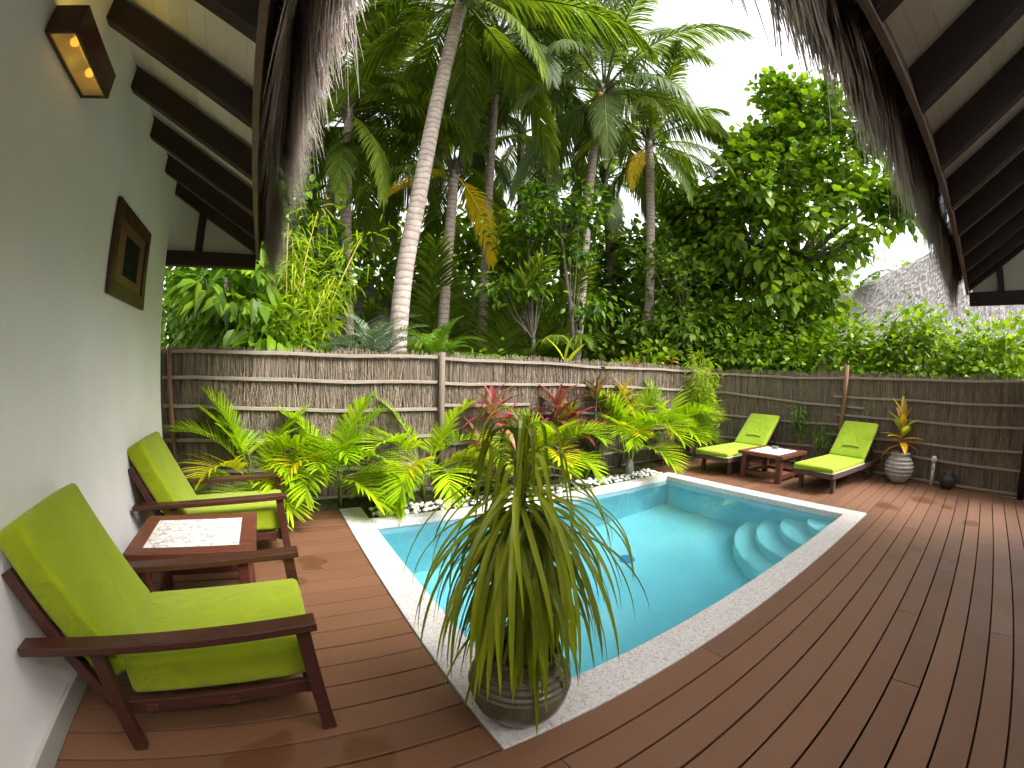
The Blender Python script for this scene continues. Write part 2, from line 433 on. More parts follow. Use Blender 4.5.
def tree(name, label, cat, base, trunk_pts, trunk_r, env, per, spread, L, W, leaf, bark, group=None, branch=.35, droop=.35, fill=.55):
    root = thing(name, label, cat, base, 0, group)
    b = np.array(base, float)
    g = G(); pts = [np.array(p) - b for p in trunk_pts]
    g.tube(pts, np.linspace(trunk_r, trunk_r * .45, len(pts)).tolist(), 8)
    C = np.concatenate([ellip(c, r, n, fill) for c, r, n in env]) - b
    top = pts[-1]
    for c in C[rng.random(len(C)) < branch]:
        # limb leaves the stem lower than the cluster it carries
        zt = np.clip(c[2] - rng.uniform(.5, 1.6), pts[0][2] + .3, top[2])
        i = np.argmin([abs(p[2] - zt) for p in pts]); s = pts[i]
        mid = s * .45 + c * .55 + np.array([0, 0, -.12])
        g.tube([s, mid, c], [trunk_r * .34, trunk_r * .2, trunk_r * .07], 5, False)
    link('trunk', g, bark, root, True)
    g = G(); V, F = cloud(C, per, spread, L, W, C.mean(0), droop); g.arr(V, F)
    link('crown', g, leaf, root)
    return root

def frond(g, L, elev, droop, pairs, ll, lw, hang=.5, pet=.14, lift=.25, ang0=62, ang1=22, rr=.02, az=0, o=(0, 0, 0), curl=0, ragged=.1, rand=None, roll=0):
    """pinnate leaf: a curved midrib and two rows of tapering leaflets"""
    rd = rand or random
    m = 26; pts = [np.zeros(3)]; ang = elev
    tang = []
    for i in range(m):
        s = (i + .5) / m
        a = R(elev - droop * s ** 1.35); h = R(curl * s)
        t = np.array([cos(a) * cos(h), cos(a) * sin(h), sin(a)]); tang.append(t)
        pts.append(pts[-1] + t * L / m)
    pts = np.array(pts); tang.append(tang[-1])
    rz = np.array([[cos(az), -sin(az), 0], [sin(az), cos(az), 0], [0, 0, 1]]); o = np.array(o, float)
    T = lambda p: rz @ p + o
    g.tube([T(p) for p in pts[::2]], [rr * (1 - .85 * i / (m / 2)) for i in range(m // 2 + 1)], 5, False)
    for k in range(pairs):
        s = pet + (1 - pet) * (k + .5) / pairs
        x = s * m; i = int(x); f = x - i
        base = pts[i] * (1 - f) + pts[min(i + 1, m)] * f; t = tang[i]
        q = (s - pet) / (1 - pet)
        pl = (.55 + .45 * min(1, q / .25)) * (1 - .62 * max(0, (q - .45) / .55) ** 1.6)
        for sd in (-1, 1):
            if rd.random() < ragged * .3: continue
            side = np.cross(t, UP); side = side / max(np.linalg.norm(side), 1e-6) * -sd
            nn = np.cross(side, t) * (-sd); nn = nn if nn[2] >= 0 else -nn
            if roll:
                s1 = np.cross(t, UP); s1 = s1 / np.linalg.norm(s1); n1 = np.cross(s1, t); side = -sd * (s1 * cos(roll) + n1 * sin(roll)); nn = n1 * cos(roll) - s1 * sin(roll)
            a = R(ang0 + (ang1 - ang0) * q + rd.uniform(-5, 5)); le = ll * pl * rd.uniform(1 - ragged * 1.5, 1 + ragged)
            d = nrm(t * cos(a) + side * sin(a) + nn * lift)
            w = nrm(np.cross(d, nn)) * lw * .5 * (.65 + .35 * pl)
            hg = hang * rd.uniform(.7, 1.3)
            d1 = nrm(d - UP * hg * .35); d2 = nrm(d - UP * hg); d3 = nrm(d - UP * hg * 1.7)
            p0 = base; p1 = p0 + d1 * le * .36; p2 = p1 + d2 * le * .36; p3 = p2 + d3 * le * .28
            vs = [p0 - w * .5, p0 + w * .5, p1 - w, p1 + w, p2 - w * .75, p2 + w * .75, p3]
            g.add([T(v) for v in vs], [(0, 1, 3, 2), (2, 3, 5, 4), (4, 5, 6)])

def strap(g, o, az, elev, droop, L, W, nseg=8, prof='strap', fold=.18, curl=0, pw=1.0, snap=None):
    """long undivided leaf with a channelled midrib"""
    p = np.array(o, float); V = []
    for i in range(nseg + 1):
        s = i / nseg
        q = s ** pw
        if snap: q = min(1, max(0, (s - snap[0]) / snap[1])); q = q * q * (3 - 2 * q)
        a = R(elev - droop * q); h = az + R(curl * s)
        t = np.array([cos(a) * cos(h), cos(a) * sin(h), sin(a)])
        sd = np.array([-sin(h), cos(h), 0]); nn = np.cross(t, sd)
        if prof == 'strap': w = W * (min(1, .55 + 2.2 * s) * (1 - s ** 3.2) ** .8)
        else: w = W * max(.06, sin(pi * min(1, s ** .82)) ** .8) if s < 1 else 0
        w = max(w, .0008) / 2
        V += [p + sd * w + nn * fold * w * 2, p, p - sd * w + nn * fold * w * 2]
        p = p + t * L / nseg
    F = []
    for i in range(nseg):
        a = i * 3
        F += [(a, a + 1, a + 4, a + 3), (a + 1, a + 2, a + 5, a + 4)]
    g.add(V, F)

# ------------------------------------------------------------------ world, sun, camera
w = bpy.data.worlds.new('World'); SC.world = w; w.use_nodes = True
nt = w.node_tree; bg = nt.nodes['Background']
sky = nt.nodes.new('ShaderNodeTexSky'); sky.sky_type = 'NISHITA'; sky.sun_disc = False
SUN_EL, SUN_AZ = R(50), R(148)     # azimuth clockwise from +Y
sky.sun_elevation = SUN_EL; sky.sun_rotation = SUN_AZ; sky.air_density = 1.0; sky.dust_density = 4.0; sky.ozone_density = 1.0
hs = nt.nodes.new('ShaderNodeHueSaturation'); hs.inputs['Saturation'].default_value = .05
nt.links.new(sky.outputs[0], hs.inputs['Color']); nt.links.new(hs.outputs[0], bg.inputs[0])
bg.inputs[1].default_value = .15
sun = bpy.data.lights.new('sun', 'SUN'); sun.energy = 1.35; sun.angle = R(25); sun.color = (1, .97, .92)
so = bpy.data.objects.new('sun', sun); COL.objects.link(so); so.location = (0, 0, 30)
dv = Vector((sin(SUN_AZ) * cos(SUN_EL), cos(SUN_AZ) * cos(SUN_EL), sin(SUN_EL)))
so.rotation_euler = dv.to_track_quat('Z', 'Y').to_euler()

F_, K_ = 436.88, -0.0379665
YAW, PIT, ROL = -0.549648546, -0.023279624, -0.0233645068
CAMH = 1.5
def rotm(yaw, pitch, roll):
    Rr = np.array([[cos(roll), 0, sin(roll)], [0, 1, 0], [-sin(roll), 0, cos(roll)]])
    Rp = np.array([[1, 0, 0], [0, cos(pitch), -sin(pitch)], [0, sin(pitch), cos(pitch)]])
    Ry = np.array([[cos(yaw), -sin(yaw), 0], [sin(yaw), cos(yaw), 0], [0, 0, 1]])
    return Ry @ Rp @ Rr
Rm = rotm(YAW, PIT, ROL)
cam = bpy.data.cameras.new('camera'); co_ = bpy.data.objects.new('camera', cam); COL.objects.link(co_); SC.camera = co_
mw = Matrix.Identity(4)
for i in range(3):
    mw[i][0] = Rm[i][0]; mw[i][1] = Rm[i][2]; mw[i][2] = -Rm[i][1]
mw[2][3] = CAMH
co_.matrix_world = mw
cam.clip_start = .02; cam.clip_end = 1000
cam.type = 'PANO'; cam.sensor_width = 36; cam.sensor_height = 27; cam.sensor_fit = 'HORIZONTAL'
k = 1024 / 36 / F_
cc = cam if hasattr(cam, 'panorama_type') else cam.cycles
cc.panorama_type = 'FISHEYE_LENS_POLYNOMIAL'
cc.fisheye_fov = R(180)
cc.fisheye_polynomial_k0 = 0; cc.fisheye_polynomial_k1 = -k; cc.fisheye_polynomial_k2 = 0; cc.fisheye_polynomial_k3 = -K_ * k ** 3; cc.fisheye_polynomial_k4 = 0
vs = SC.view_settings; SC.display_settings.display_device = 'sRGB'
vs.view_transform = 'Standard'; vs.look = 'None'; vs.gamma = 1; vs.exposure = 1.9; vs.use_curve_mapping = False
SC.cycles.use_denoising = True
SC.cycles.max_bounces = 10; SC.cycles.diffuse_bounces = 4; SC.cycles.transparent_max_bounces = 16
SC.cycles.caustics_refractive = True; SC.cycles.sample_clamp_indirect = 6

# ------------------------------------------------------------------ ground, deck, pool
PX0, PX1, PY0, PY1 = .95, 5.32, 1.386, 4.10       # water
DX0, DX1, DY0, DY1 = .704, 5.565, 1.150, 4.66     # coping outline
g = G(); B = 150
for x0, x1, y0, y1 in ((-B, DX0 + .1, -B, B), (DX1 - .1, B, -B, B), (DX0 + .1, DX1 - .1, -B, DY0 + .1), (DX0 + .1, DX1 - .1, DY1 - .1, B)):
    g.add([(x0, y0, -.16), (x1, y0, -.16), (x1, y1, -.16), (x0, y1, -.16)], [(0, 1, 2, 3)])
struct(link('ground', g, M['ground']))

g = G()
pitch = .1685; y = 1.158 - pitch * 30; gap = .011
FENCE_R = [(7.70, -2.4), (7.80, -1.0), (8.10, 1.0), (8.12, 2.5), (8.0, 4.0), (7.62, 5.03)]
def fence_x(yy):
    for (xa, ya), (xb, yb) in zip(FENCE_R, FENCE_R[1:]):
        if ya <= yy <= yb: return xa + (xb - xa) * (yy - ya) / (yb - ya)
    return FENCE_R[0][0] if yy < FENCE_R[0][1] else FENCE_R[-1][0]
while y < 4.66:
    y0, y1 = y + gap / 2, min(y + pitch - gap / 2, 4.66)
    if y1 - y0 > .02:
        if y + pitch <= DY0 + .02: spans = [(-1.118, fence_x(y) - .03)]
        else: spans = [(-1.118, DX0 - .004), (DX1 + .004, fence_x(y) - .03)]
        for a, b_ in spans:
            cuts = [a]; x = a + random.uniform(1.5, 4.8)
            while x < b_ - .5:
                cuts.append(x); x += random.choice((3.9, 4.4, 4.8))
            cuts.append(b_)
            for p, q in zip(cuts, cuts[1:]): g.box(p + .0012, q - .0012, y0, y1, -.028, random.uniform(-.0012, .0012))
    y += pitch
struct(link('deck', g, M['deck'], None, False, .003, 2))
g = G(); 
for yy in np.arange(-3.8, 4.7, .5): pass
sb = G()
sb.add([(-1.2, 4.664, -.05), (8.4, 4.664, -.05), (8.4, 4.80, .03), (-1.2, 4.80, .03), (8.4, 5.3, .05), (-1.2, 5.3, .05)], [(0, 1, 2, 3), (3, 2, 4, 5)])
struct(link('soil_bed', sb, M['soil']))

pool = thing('swimming_pool', 'rectangular turquoise swimming pool with pale pebble coping set into the deck', 'swimming pool', (3.1, 2.7, 0))
def rel(g, root):
    o = root.location; g.v = [(a - o.x, b - o.y, c - o.z) for a, b, c in g.v]; return g
ZF = -1.30
g = G()
g.add([(PX0, PY0, ZF), (PX1, PY0, ZF), (PX1, PY1, ZF), (PX0, PY1, ZF), (PX0, PY0, -.101), (PX1, PY0, -.101), (PX1, PY1, -.101), (PX0, PY1, -.101)],
      [(0, 1, 2, 3), (0, 4, 5, 1), (1, 5, 6, 2), (2, 6, 7, 3), (3, 7, 4, 0)])
link('basin', rel(g, pool), M['pool'], pool)
g = G(); ZT = .012
g.box(DX0, PX0 - .0, DY0, DY1, -.10, ZT)
g.box(PX1, DX1, DY0, PY1 + .17, -.10, ZT)
g.box(PX0 + .0005, PX1 - .0005, DY0, PY0, -.10, ZT)
g.box(PX0 + .0005, PX1 - .0005, PY1, PY1 + .15, -.10, ZT)
link('coping', rel(g, pool), M['coping'], pool, False, .006, 2)
g = G(); g.box(PX0 + .001, DX1, PY1 + .151, DY1, -.10, -.02)
link('pebble_tray', rel(g, pool), M['soil'], pool)
tops = [(-.26, .42), (-.50, .74), (-.74, 1.02), (-.98, 1.28)]
for z, r in tops:
    g = G(); n = 28
    ring = [(PX1 - r * cos(pi / 2 * i / n), PY0 + r * sin(pi / 2 * i / n)) for i in range(n + 1)]
    vs_ = [(PX1 - .001, PY0 + .001, z)] + [(x, yy, z) for x, yy in ring] + [(x, yy, ZF + .001) for x, yy in ring]
    fs = [(0, i + 2, i + 1) for i in range(n)] + [(i + 1, i + 2, n + 3 + i, n + 2 + i) for i in range(n)]
    link('step', rel(g.add(vs_, fs), pool), M['pool_step'], pool, False, .018, 3)
g = G(); g.lathe([(.0, .012), (.085, .012), (.095, .0)], 24, (3.55, 3.2, ZF + .002)); link('drain', rel(g, pool), M['drain'], pool)
wg = G(); nx, ny = 2, 2
wg.add([(PX0, PY0, -.055), (PX1, PY0, -.055), (PX1, PY1, -.055), (PX0, PY1, -.055)], [(0, 1, 2, 3)])
struct(link('water', wg, M['water']))

# white pebbles along the far coping, each its own thing
def pebble_mesh(nm, mat):
    bm = bmesh.new(); bmesh.ops.create_icosphere(bm, subdivisions=2, radius=1)
    for v in bm.verts:
        v.co = Vector((v.co.x * random.uniform(.93, 1.07), v.co.y * random.uniform(.93, 1.07), v.co.z * random.uniform(.93, 1.07)))
    me = bpy.data.meshes.new(nm); bm.to_mesh(me); bm.free(); me.materials.append(mat)
    me.polygons.foreach_set('use_smooth', [True] * len(me.polygons)); return me
pm = [pebble_mesh('pebble', M['pebble']) for _ in range(4)]; pg = [pebble_mesh('pebble', M['grey_pebble']) for _ in range(2)]
placed = []
for t in range(6000):
    if len(placed) >= 270: break
    x = random.uniform(1.02, 5.45); yy = random.uniform(PY1 + .19, DY1 - .05); s = random.uniform(.022, .048)
    if x > 4.75: s *= .9
    if any((x - a) ** 2 + (yy - b) ** 2 < (.80 * (s + c)) ** 2 for a, b, c in placed): continue
    placed.append((x, yy, s))
    grey = random.random() < .12
    o = bpy.data.objects.new('pebble', random.choice(pg if grey else pm)); COL.objects.link(o)
    o.location = (x, yy, -.005 + s * .42); o.scale = (s, s * random.uniform(.65, .95), s * random.uniform(.5, .75)); o.rotation_euler = (0, 0, random.uniform(0, 6.28))
    tag(o, 'dark grey pebble lying among white pebbles along the far pool edge' if grey else 'smooth white pebble in the strip along the far pool edge', 'pebble',
        'grey pebbles beside the pool' if grey else 'white pebbles beside the pool')
bm = bmesh.new(); bmesh.ops.create_icosphere(bm, subdivisions=3, radius=1)
for v in bm.verts:
    k_ = .12 * (1 - max(0, v.co.z) * .5) + random.uniform(-.006, .006)
    v.co = Vector((v.co.x * k_, v.co.y * .08, v.co.z * .17 + .14))
me = bpy.data.meshes.new('upright_stone'); bm.to_mesh(me); bm.free(); me.materials.append(M['stone'])
o = bpy.data.objects.new('upright_stone', me); COL.objects.link(o); o.location = (4.93, 4.55, -.03); o.rotation_euler = (0, .08, .3); o.scale = (.75, .75, .9)
tag(o, 'small upright grey stone standing among pebbles at the far pool edge', 'stone')

# ------------------------------------------------------------------ left bungalow
SL = .615; HL = .165; HR = .20; CSL = cos(math.atan(SL)); EX = -.20; EZ = 2.64; WX = -1.115
bung = thing('bungalow', 'white plastered bungalow along the left with dark rafters and a thatched eave', 'bungalow', (WX, 2.0, 0))
def P_(name, g, mat, parent=bung, smooth=False, bevel=0, seg=2): return link(name, rel(g, bung), mat, parent, smooth, bevel, seg)
g = G(); zt = EZ + HL + SL * (EX - WX) - .02
vs_ = []
for yy0, yy1 in ((-3.4, -3.4), (4.66, 4.66)):
    pass
g.add([(WX, -3.4, -.15), (WX, 4.75, -.15), (WX, 4.53, zt), (WX, -3.4, zt), (WX - .25, -3.4, -.15), (WX - .25, 4.75, -.15), (WX - .25, 4.53, zt + .1), (WX - .25, -3.4, zt + .1)],
      [(0, 1, 2, 3), (7, 6, 5, 4), (1, 5, 6, 2), (4, 0, 3, 7), (3, 2, 6, 7), (4, 5, 1, 0)])
wall_o = P_('wall', g, M['wall'], bung, False, .012, 2)
g = G(); g.box(WX - 3, WX - .251, 4.50, 4.72, -.15, 2.5); P_('end_wall', g, M['wall'])
g = G(); g.box(WX + .002, WX + .026, -3.4, 4.74, .002, .115); link('skirting', rel(g, bung), M['skirting'], wall_o, False, .004)
# rafters, square to the eave
ry = [2.09 + .655 * i for i in range(-4, 4)] + [4.62]
for yy in ry:
    if yy > 4.6: y0, y1 = 4.53, 4.61
    else: y0, y1 = yy - .075, yy
    if y0 < .16: continue
    x1 = EX - .002; x0 = WX - .4
    g = G(); z1 = EZ; z0 = EZ + SL * (x1 - x0); hh = HL
    g.add([(x1, y0, z1), (x1, y1, z1), (x0, y1, z0), (x0, y0, z0), (x1, y0, z1 + hh), (x1, y1, z1 + hh), (x0, y1, z0 + hh), (x0, y0, z0 + hh)],
          [(0, 3, 2, 1), (4, 5, 6, 7), (0, 1, 5, 4), (1, 2, 6, 5), (2, 3, 7, 6), (3, 0, 4, 7)])
    P_('rafter', g, M['rafter_wood'], bung, False, .005)
def sloped_boards(eave, ridge, a, b_, zoff, t, axis, pitch):
    """ceiling boards running along the eave, one above another"""
    g = G(); s = 0
    L = abs(ridge - eave)
    while s < L:
        e = min(s + pitch - .0015, L)
        pts = []
        for q, dz in ((s, 0), (e, 0), (e, t), (s, t)):
            u = eave - q; z = EZ + zoff + SL * q + dz
            pts.append((u, z))
        v = []
        for c in (a, b_):
            for u, z in pts: v.append((u, c, z) if axis == 'x' else (c, u, z))
        fs = [(0, 1, 2, 3), (7, 6, 5, 4), (0, 4, 5, 1), (1, 5, 6, 2), (2, 6, 7, 3), (3, 7, 4, 0)]
        g.add(v, fs); s += pitch
    return g
hh = HL
g = sloped_boards(EX + .03, WX - 3.2, .14, 4.78, hh + .004, .02, 'x', .115); P_('ceiling_boards', g, M['ceiling'])
# fascia board
g = G(); g.box(EX, EX + .034, .14, 4.74, EZ - .03, EZ + .26); P_('fascia', g, M['fascia_wood'], bung, False, .004)
g = G(); g.box(WX - .24, EX - .003, 4.615, 4.72, 2.50, 2.645); P_('tie_beam', g, M['rafter_wood'], bung, False, .006)
g = G(); g.box(-.845, -.765, 4.63, 4.70, 2.646, 2.64 + SL * (EX + .8) + .05); P_('king_post', g, M['rafter_wood'], bung, False, .004)
g = G(); q0 = WX - .24; q1 = EX - .05
g.add([(q0, 4.66, 2.646), (q1, 4.66, 2.646), (q1, 4.66, EZ + SL * (EX - q1) + .1), (q0, 4.66, EZ + SL * (EX - q0) + .1),
       (q0, 4.68, 2.646), (q1, 4.68, 2.646), (q1, 4.68, EZ + SL * (EX - q1) + .1), (q0, 4.68, EZ + SL * (EX - q0) + .1)],
      [(0, 1, 2, 3), (7, 6, 5, 4), (0, 4, 5, 1), (1, 5, 6, 2), (2, 6, 7, 3), (3, 7, 4, 0)])
P_('gable_panel', g, M['gable'])

def thatch_edge(a, b_, axis, n, lo, hi, seed, sp=1.0):
    """fringe of palm-leaf strands hanging from the eave"""
    rd = random.Random(seed); g = G(); left = 0
    for i in range(n):
        if left <= 0:      # a bundle of leaflets that hang together
            left = rd.randint(5, 16); bc = rd.uniform(a, b_); bl = rd.uniform(lo, hi) * rd.uniform(.75, 1.3); bo = rd.uniform(.0, .15); bk = rd.uniform(-.07, .07); bd = rd.uniform(.01, .30); bs = rd.uniform(-.45, .02)
            if sp < 1 and rd.random() < .35: bo = 0; bd = rd.uniform(-.05, .03); bs = .06; bl *= .8
        left -= 1
        c = bc + rd.gauss(0, .028)
        s0 = bs + rd.uniform(-.05, .05); d = min(.32, max(-.08, bd + rd.uniform(-.03, .03)))
        ln = bl * rd.uniform(.7, 1.15); sl = rd.uniform(.42, .62)
        out = (bo + rd.uniform(.0, .05) + d * .35) * sp
        u0 = s0; z0 = EZ + hh + .03 - SL * s0 + d
        u1 = max(u0 + .08, .03); z1 = EZ + hh + .03 - SL * u1 + d
        u2 = u1 + out * .6; z2 = z1 - ln * .38 * sl * 1.6
        u3 = u1 + out; z3 = z2 - ln * .62
        w_ = rd.uniform(.006, .019); k1 = bk + rd.uniform(-.03, .03)
        V = []
        for j, (u, z) in enumerate(((u0, z0), (u1, z1), (u2, z2), (u3, z3))):
            ww = w_ * (1, 1, .9, .25)[j]
            cc_ = c + k1 * (0, .2, .6, 1.3)[j]
            for sgn in (-1, 1):
                V.append((u, cc_ + sgn * ww, z + sgn * ww * .4))
        g.add(V, [(0, 1, 3, 2), (2, 3, 5, 4), (4, 5, 7, 6)])
    return g
EDGE = EX + .035
def shift_x(g): g.v = [(EDGE + u, c, z) for u, c, z in g.v]; return g
g = shift_x(thatch_edge(.16, 4.86, 'x', 9500, .30, .58, 3)); tb = P_('thatch', g, M['thatch'])
# thick thatch body lying on the boards
def slab(a, b_, x_in, x_out, mapf, t=.30):
    g = G(); V = []; zz = EZ + hh + .03
    for c in (a, b_):
        for x, dz in ((x_out, 0), (x_in, 0), (x_in, t), (x_out, t * .85)):
            V.append(mapf(x, c, zz - SL * x + dz))
    return g.add(V, [(0, 1, 2, 3), (7, 6, 5, 4), (0, 4, 5, 1), (1, 5, 6, 2), (2, 6, 7, 3), (3, 7, 4, 0)])
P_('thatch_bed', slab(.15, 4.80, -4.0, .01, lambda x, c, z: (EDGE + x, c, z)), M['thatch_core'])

# ------------------------------------------------------------------ right bungalow roof (eave along X)
EY = .10; hh = HR
rb = thing('thatched_pavilion', 'pavilion roof at the right with black rafters and a shaggy thatch fringe', 'thatched roof', (3.0, -3.2, 0))
def Q_(name, g, mat, smooth=False, bevel=0): return link(name, rel(g, rb), mat, rb, smooth, bevel)
XA, XB = -.12, 6.45
for i in range(-3, 8):
    x0 = 1.975 + .655 * i; x1 = x0 + .075
    if x0 < XA + .02: continue
    if i == 7: x0, x1 = 6.33, 6.415
    y1 = EY - .002; y0 = -3.2; z1 = EZ; z0 = EZ + SL * (y1 - y0)
    if i == 7 and False: pass
    g = G()
    g.add([(x0, y1, z1), (x1, y1, z1), (x1, y0, z0), (x0, y0, z0), (x0, y1, z1 + hh), (x1, y1, z1 + hh), (x1, y0, z0 + hh), (x0, y0, z0 + hh)],
          [(0, 1, 2, 3), (7, 6, 5, 4), (0, 4, 5, 1), (1, 5, 6, 2), (2, 6, 7, 3), (3, 7, 4, 0)])
    Q_('rafter', g, M['rafter_wood'], False, .005)
g = sloped_boards(EY + .03, -3.3, XA, XB, hh + .004, .02, 'y', .115); Q_('ceiling_boards', g, M['ceiling'])
g = G(); g.box(XA, XB, EY, EY + .034, EZ - .03, EZ + .26); Q_('fascia', g, M['fascia_wood'], False, .004)
g = G(); g.box(6.36, 6.44, -3.2, EY - .003, 2.47, 2.63); Q_('tie_beam', g, M['rafter_wood'], False, .006)
g = G(); x_ = 6.40
ya, yb = -3.2, EY - .05
g.add([(x_, ya, 2.63), (x_, yb, 2.63), (x_, yb, EZ + SL * (EY - yb) + .1), (x_, ya, EZ + SL * (EY - ya) + .1),
       (x_ + .02, ya, 2.63), (x_ + .02, yb, 2.63), (x_ + .02, yb, EZ + SL * (EY - yb) + .1), (x_ + .02, ya, EZ + SL * (EY - ya) + .1)],
      [(0, 1, 2, 3), (7, 6, 5, 4), (0, 4, 5, 1), (1, 5, 6, 2), (2, 6, 7, 3), (3, 7, 4, 0)])
Q_('gable_panel', g, M['gable'])
g = G(); g.box(6.34, 6.42, -.36, -.28, 2.63, 2.63 + SL * .44 ); Q_('king_post', g, M['rafter_wood'], False, .004)
EDY = EY + .035
def shift_y(g): g.v = [(c, EDY + u, z) for u, c, z in g.v]; return g
g = shift_y(thatch_edge(XA, XB + .1, 'y', 12000, .25, .52, 5, .74)); Q_('thatch', g, M['thatch'])
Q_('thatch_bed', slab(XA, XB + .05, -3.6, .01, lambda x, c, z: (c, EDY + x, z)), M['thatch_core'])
g = G(); g.box(-1.1, 7.6, -3.45, -3.25, -.15, 4.2); Q_('back_wall', g, M['wall'])
g = G(); g.box(6.33, 6.45, -3.2, -3.08, -.02, 2.469); Q_('post', g, M['rafter_wood'], False, .008)

# ------------------------------------------------------------------ wall lamp and framed picture
t = thing('wall_lamp', 'long dark wooden wall lamp with two glowing bulbs high on the white wall', 'wall lamp', (WX, 1.82, 2.75))
def rl(g, root): return rel(g, root)
g = G(); x0, x1, y0, y1, z0, z1 = WX + .002, -.962, 1.565, 2.075, 2.75, 2.885; th = .018
g.box(x0, x1, y0, y0 + th, z0, z1); g.box(x0, x1, y1 - th, y1, z0, z1)
g.box(x1 - th, x1, y0 + th, y1 - th, z0, z1); g.box(x0, x0 + th, y0 + th, y1 - th, z0, z1)
link('housing', rl(g, t), M['dark_wood'], t, False, .003)
m, nt_, b, out = newmat('frosted lamp glass')
nt_.nodes.remove(b)
tp = N(nt_, 'ShaderNodeBsdfTransparent'); tp.inputs[0].default_value = (.9, .85, .7, 1); df = N(nt_, 'ShaderNodeBsdfDiffuse'); df.inputs[0].default_value = (.50, .46, .38, 1)
tl = N(nt_, 'ShaderNodeBsdfTranslucent'); tl.inputs[0].default_value = (.7, .6, .4, 1)
m1 = N(nt_, 'ShaderNodeMixShader'); m1.inputs[0].default_value = .4; nt_.links.new(df.outputs[0], m1.inputs[1]); nt_.links.new(tl.outputs[0], m1.inputs[2])
m2 = N(nt_, 'ShaderNodeMixShader'); m2.inputs[0].default_value = .5; nt_.links.new(m1.outputs[0], m2.inputs[1]); nt_.links.new(tp.outputs[0], m2.inputs[2])
nt_.links.new(m2.outputs[0], out.inputs[0]); M['lamp_glass'] = m
g = G(); g.box(x0 + th, x1 - th, y0 + th, y1 - th, z0 + .006, z0 + .011); link('glass_pane', rl(g, t), M['lamp_glass'], t)
m, nt_, b, out = newmat('lit bulb'); b.inputs['Base Color'].default_value = (1, .5, .1, 1)
b.inputs['Emission Color'].default_value = (1, .42, .05, 1); b.inputs['Emission Strength'].default_value = 1.6; M['bulb'] = m
for yy in (1.70, 1.93):
    g = G(); pr = [(max(.0005, .022 * sin(pi * j / 12)), -.022 * cos(pi * j / 12)) for j in range(13)]; g.lathe(pr, 24, (-1.035, yy, 2.80))
    link('bulb', rl(g, t), M['bulb'], t, True)
    L = bpy.data.lights.new('bulb_light', 'POINT'); L.energy = .15; L.color = (1, .80, .15); L.shadow_soft_size = .03
    lo = bpy.data.objects.new('bulb_light', L); COL.objects.link(lo); lo.location = (-1.03, yy, 2.86)

t = thing('framed_picture', 'square dark wooden framed picture hanging on the white wall', 'picture', (WX, 3.38, 2.27))
y0, y1, z0, z1 = 2.95, 3.83, 1.95, 2.575; fw = .10; xf = WX + .03
g = G()
g.box(WX + .001, xf, y0, y1, z1 - fw, z1); g.box(WX + .001, xf, y0, y1, z0, z0 + fw)
g.box(WX + .001, xf, y0, y0 + fw, z0 + fw, z1 - fw); g.box(WX + .001, xf, y1 - fw, y1, z0 + fw, z1 - fw)
link('frame', rl(g, t), M['dark_wood'], t, False, .006)
g = G(); xi = WX + .016; a0, a1, b0, b1 = y0 + fw, y1 - fw, z0 + fw, z1 - fw; c0, c1, d0, d1 = 3.23, 3.60, 2.12, 2.40
g.box(WX + .001, xi, a0, a1, d1, b1); g.box(WX + .001, xi, a0, a1, b0, d0); g.box(WX + .001, xi, a0, c0, d0, d1); g.box(WX + .001, xi, c1, a1, d0, d1)
link('inner_frame', rl(g, t), M['picture_panel'], t, False, .003)
g = G(); g.box(WX + .001, WX + .008, c0, c1, d0, d1); link('picture_surface', rl(g, t), M['picture_dark'], t)

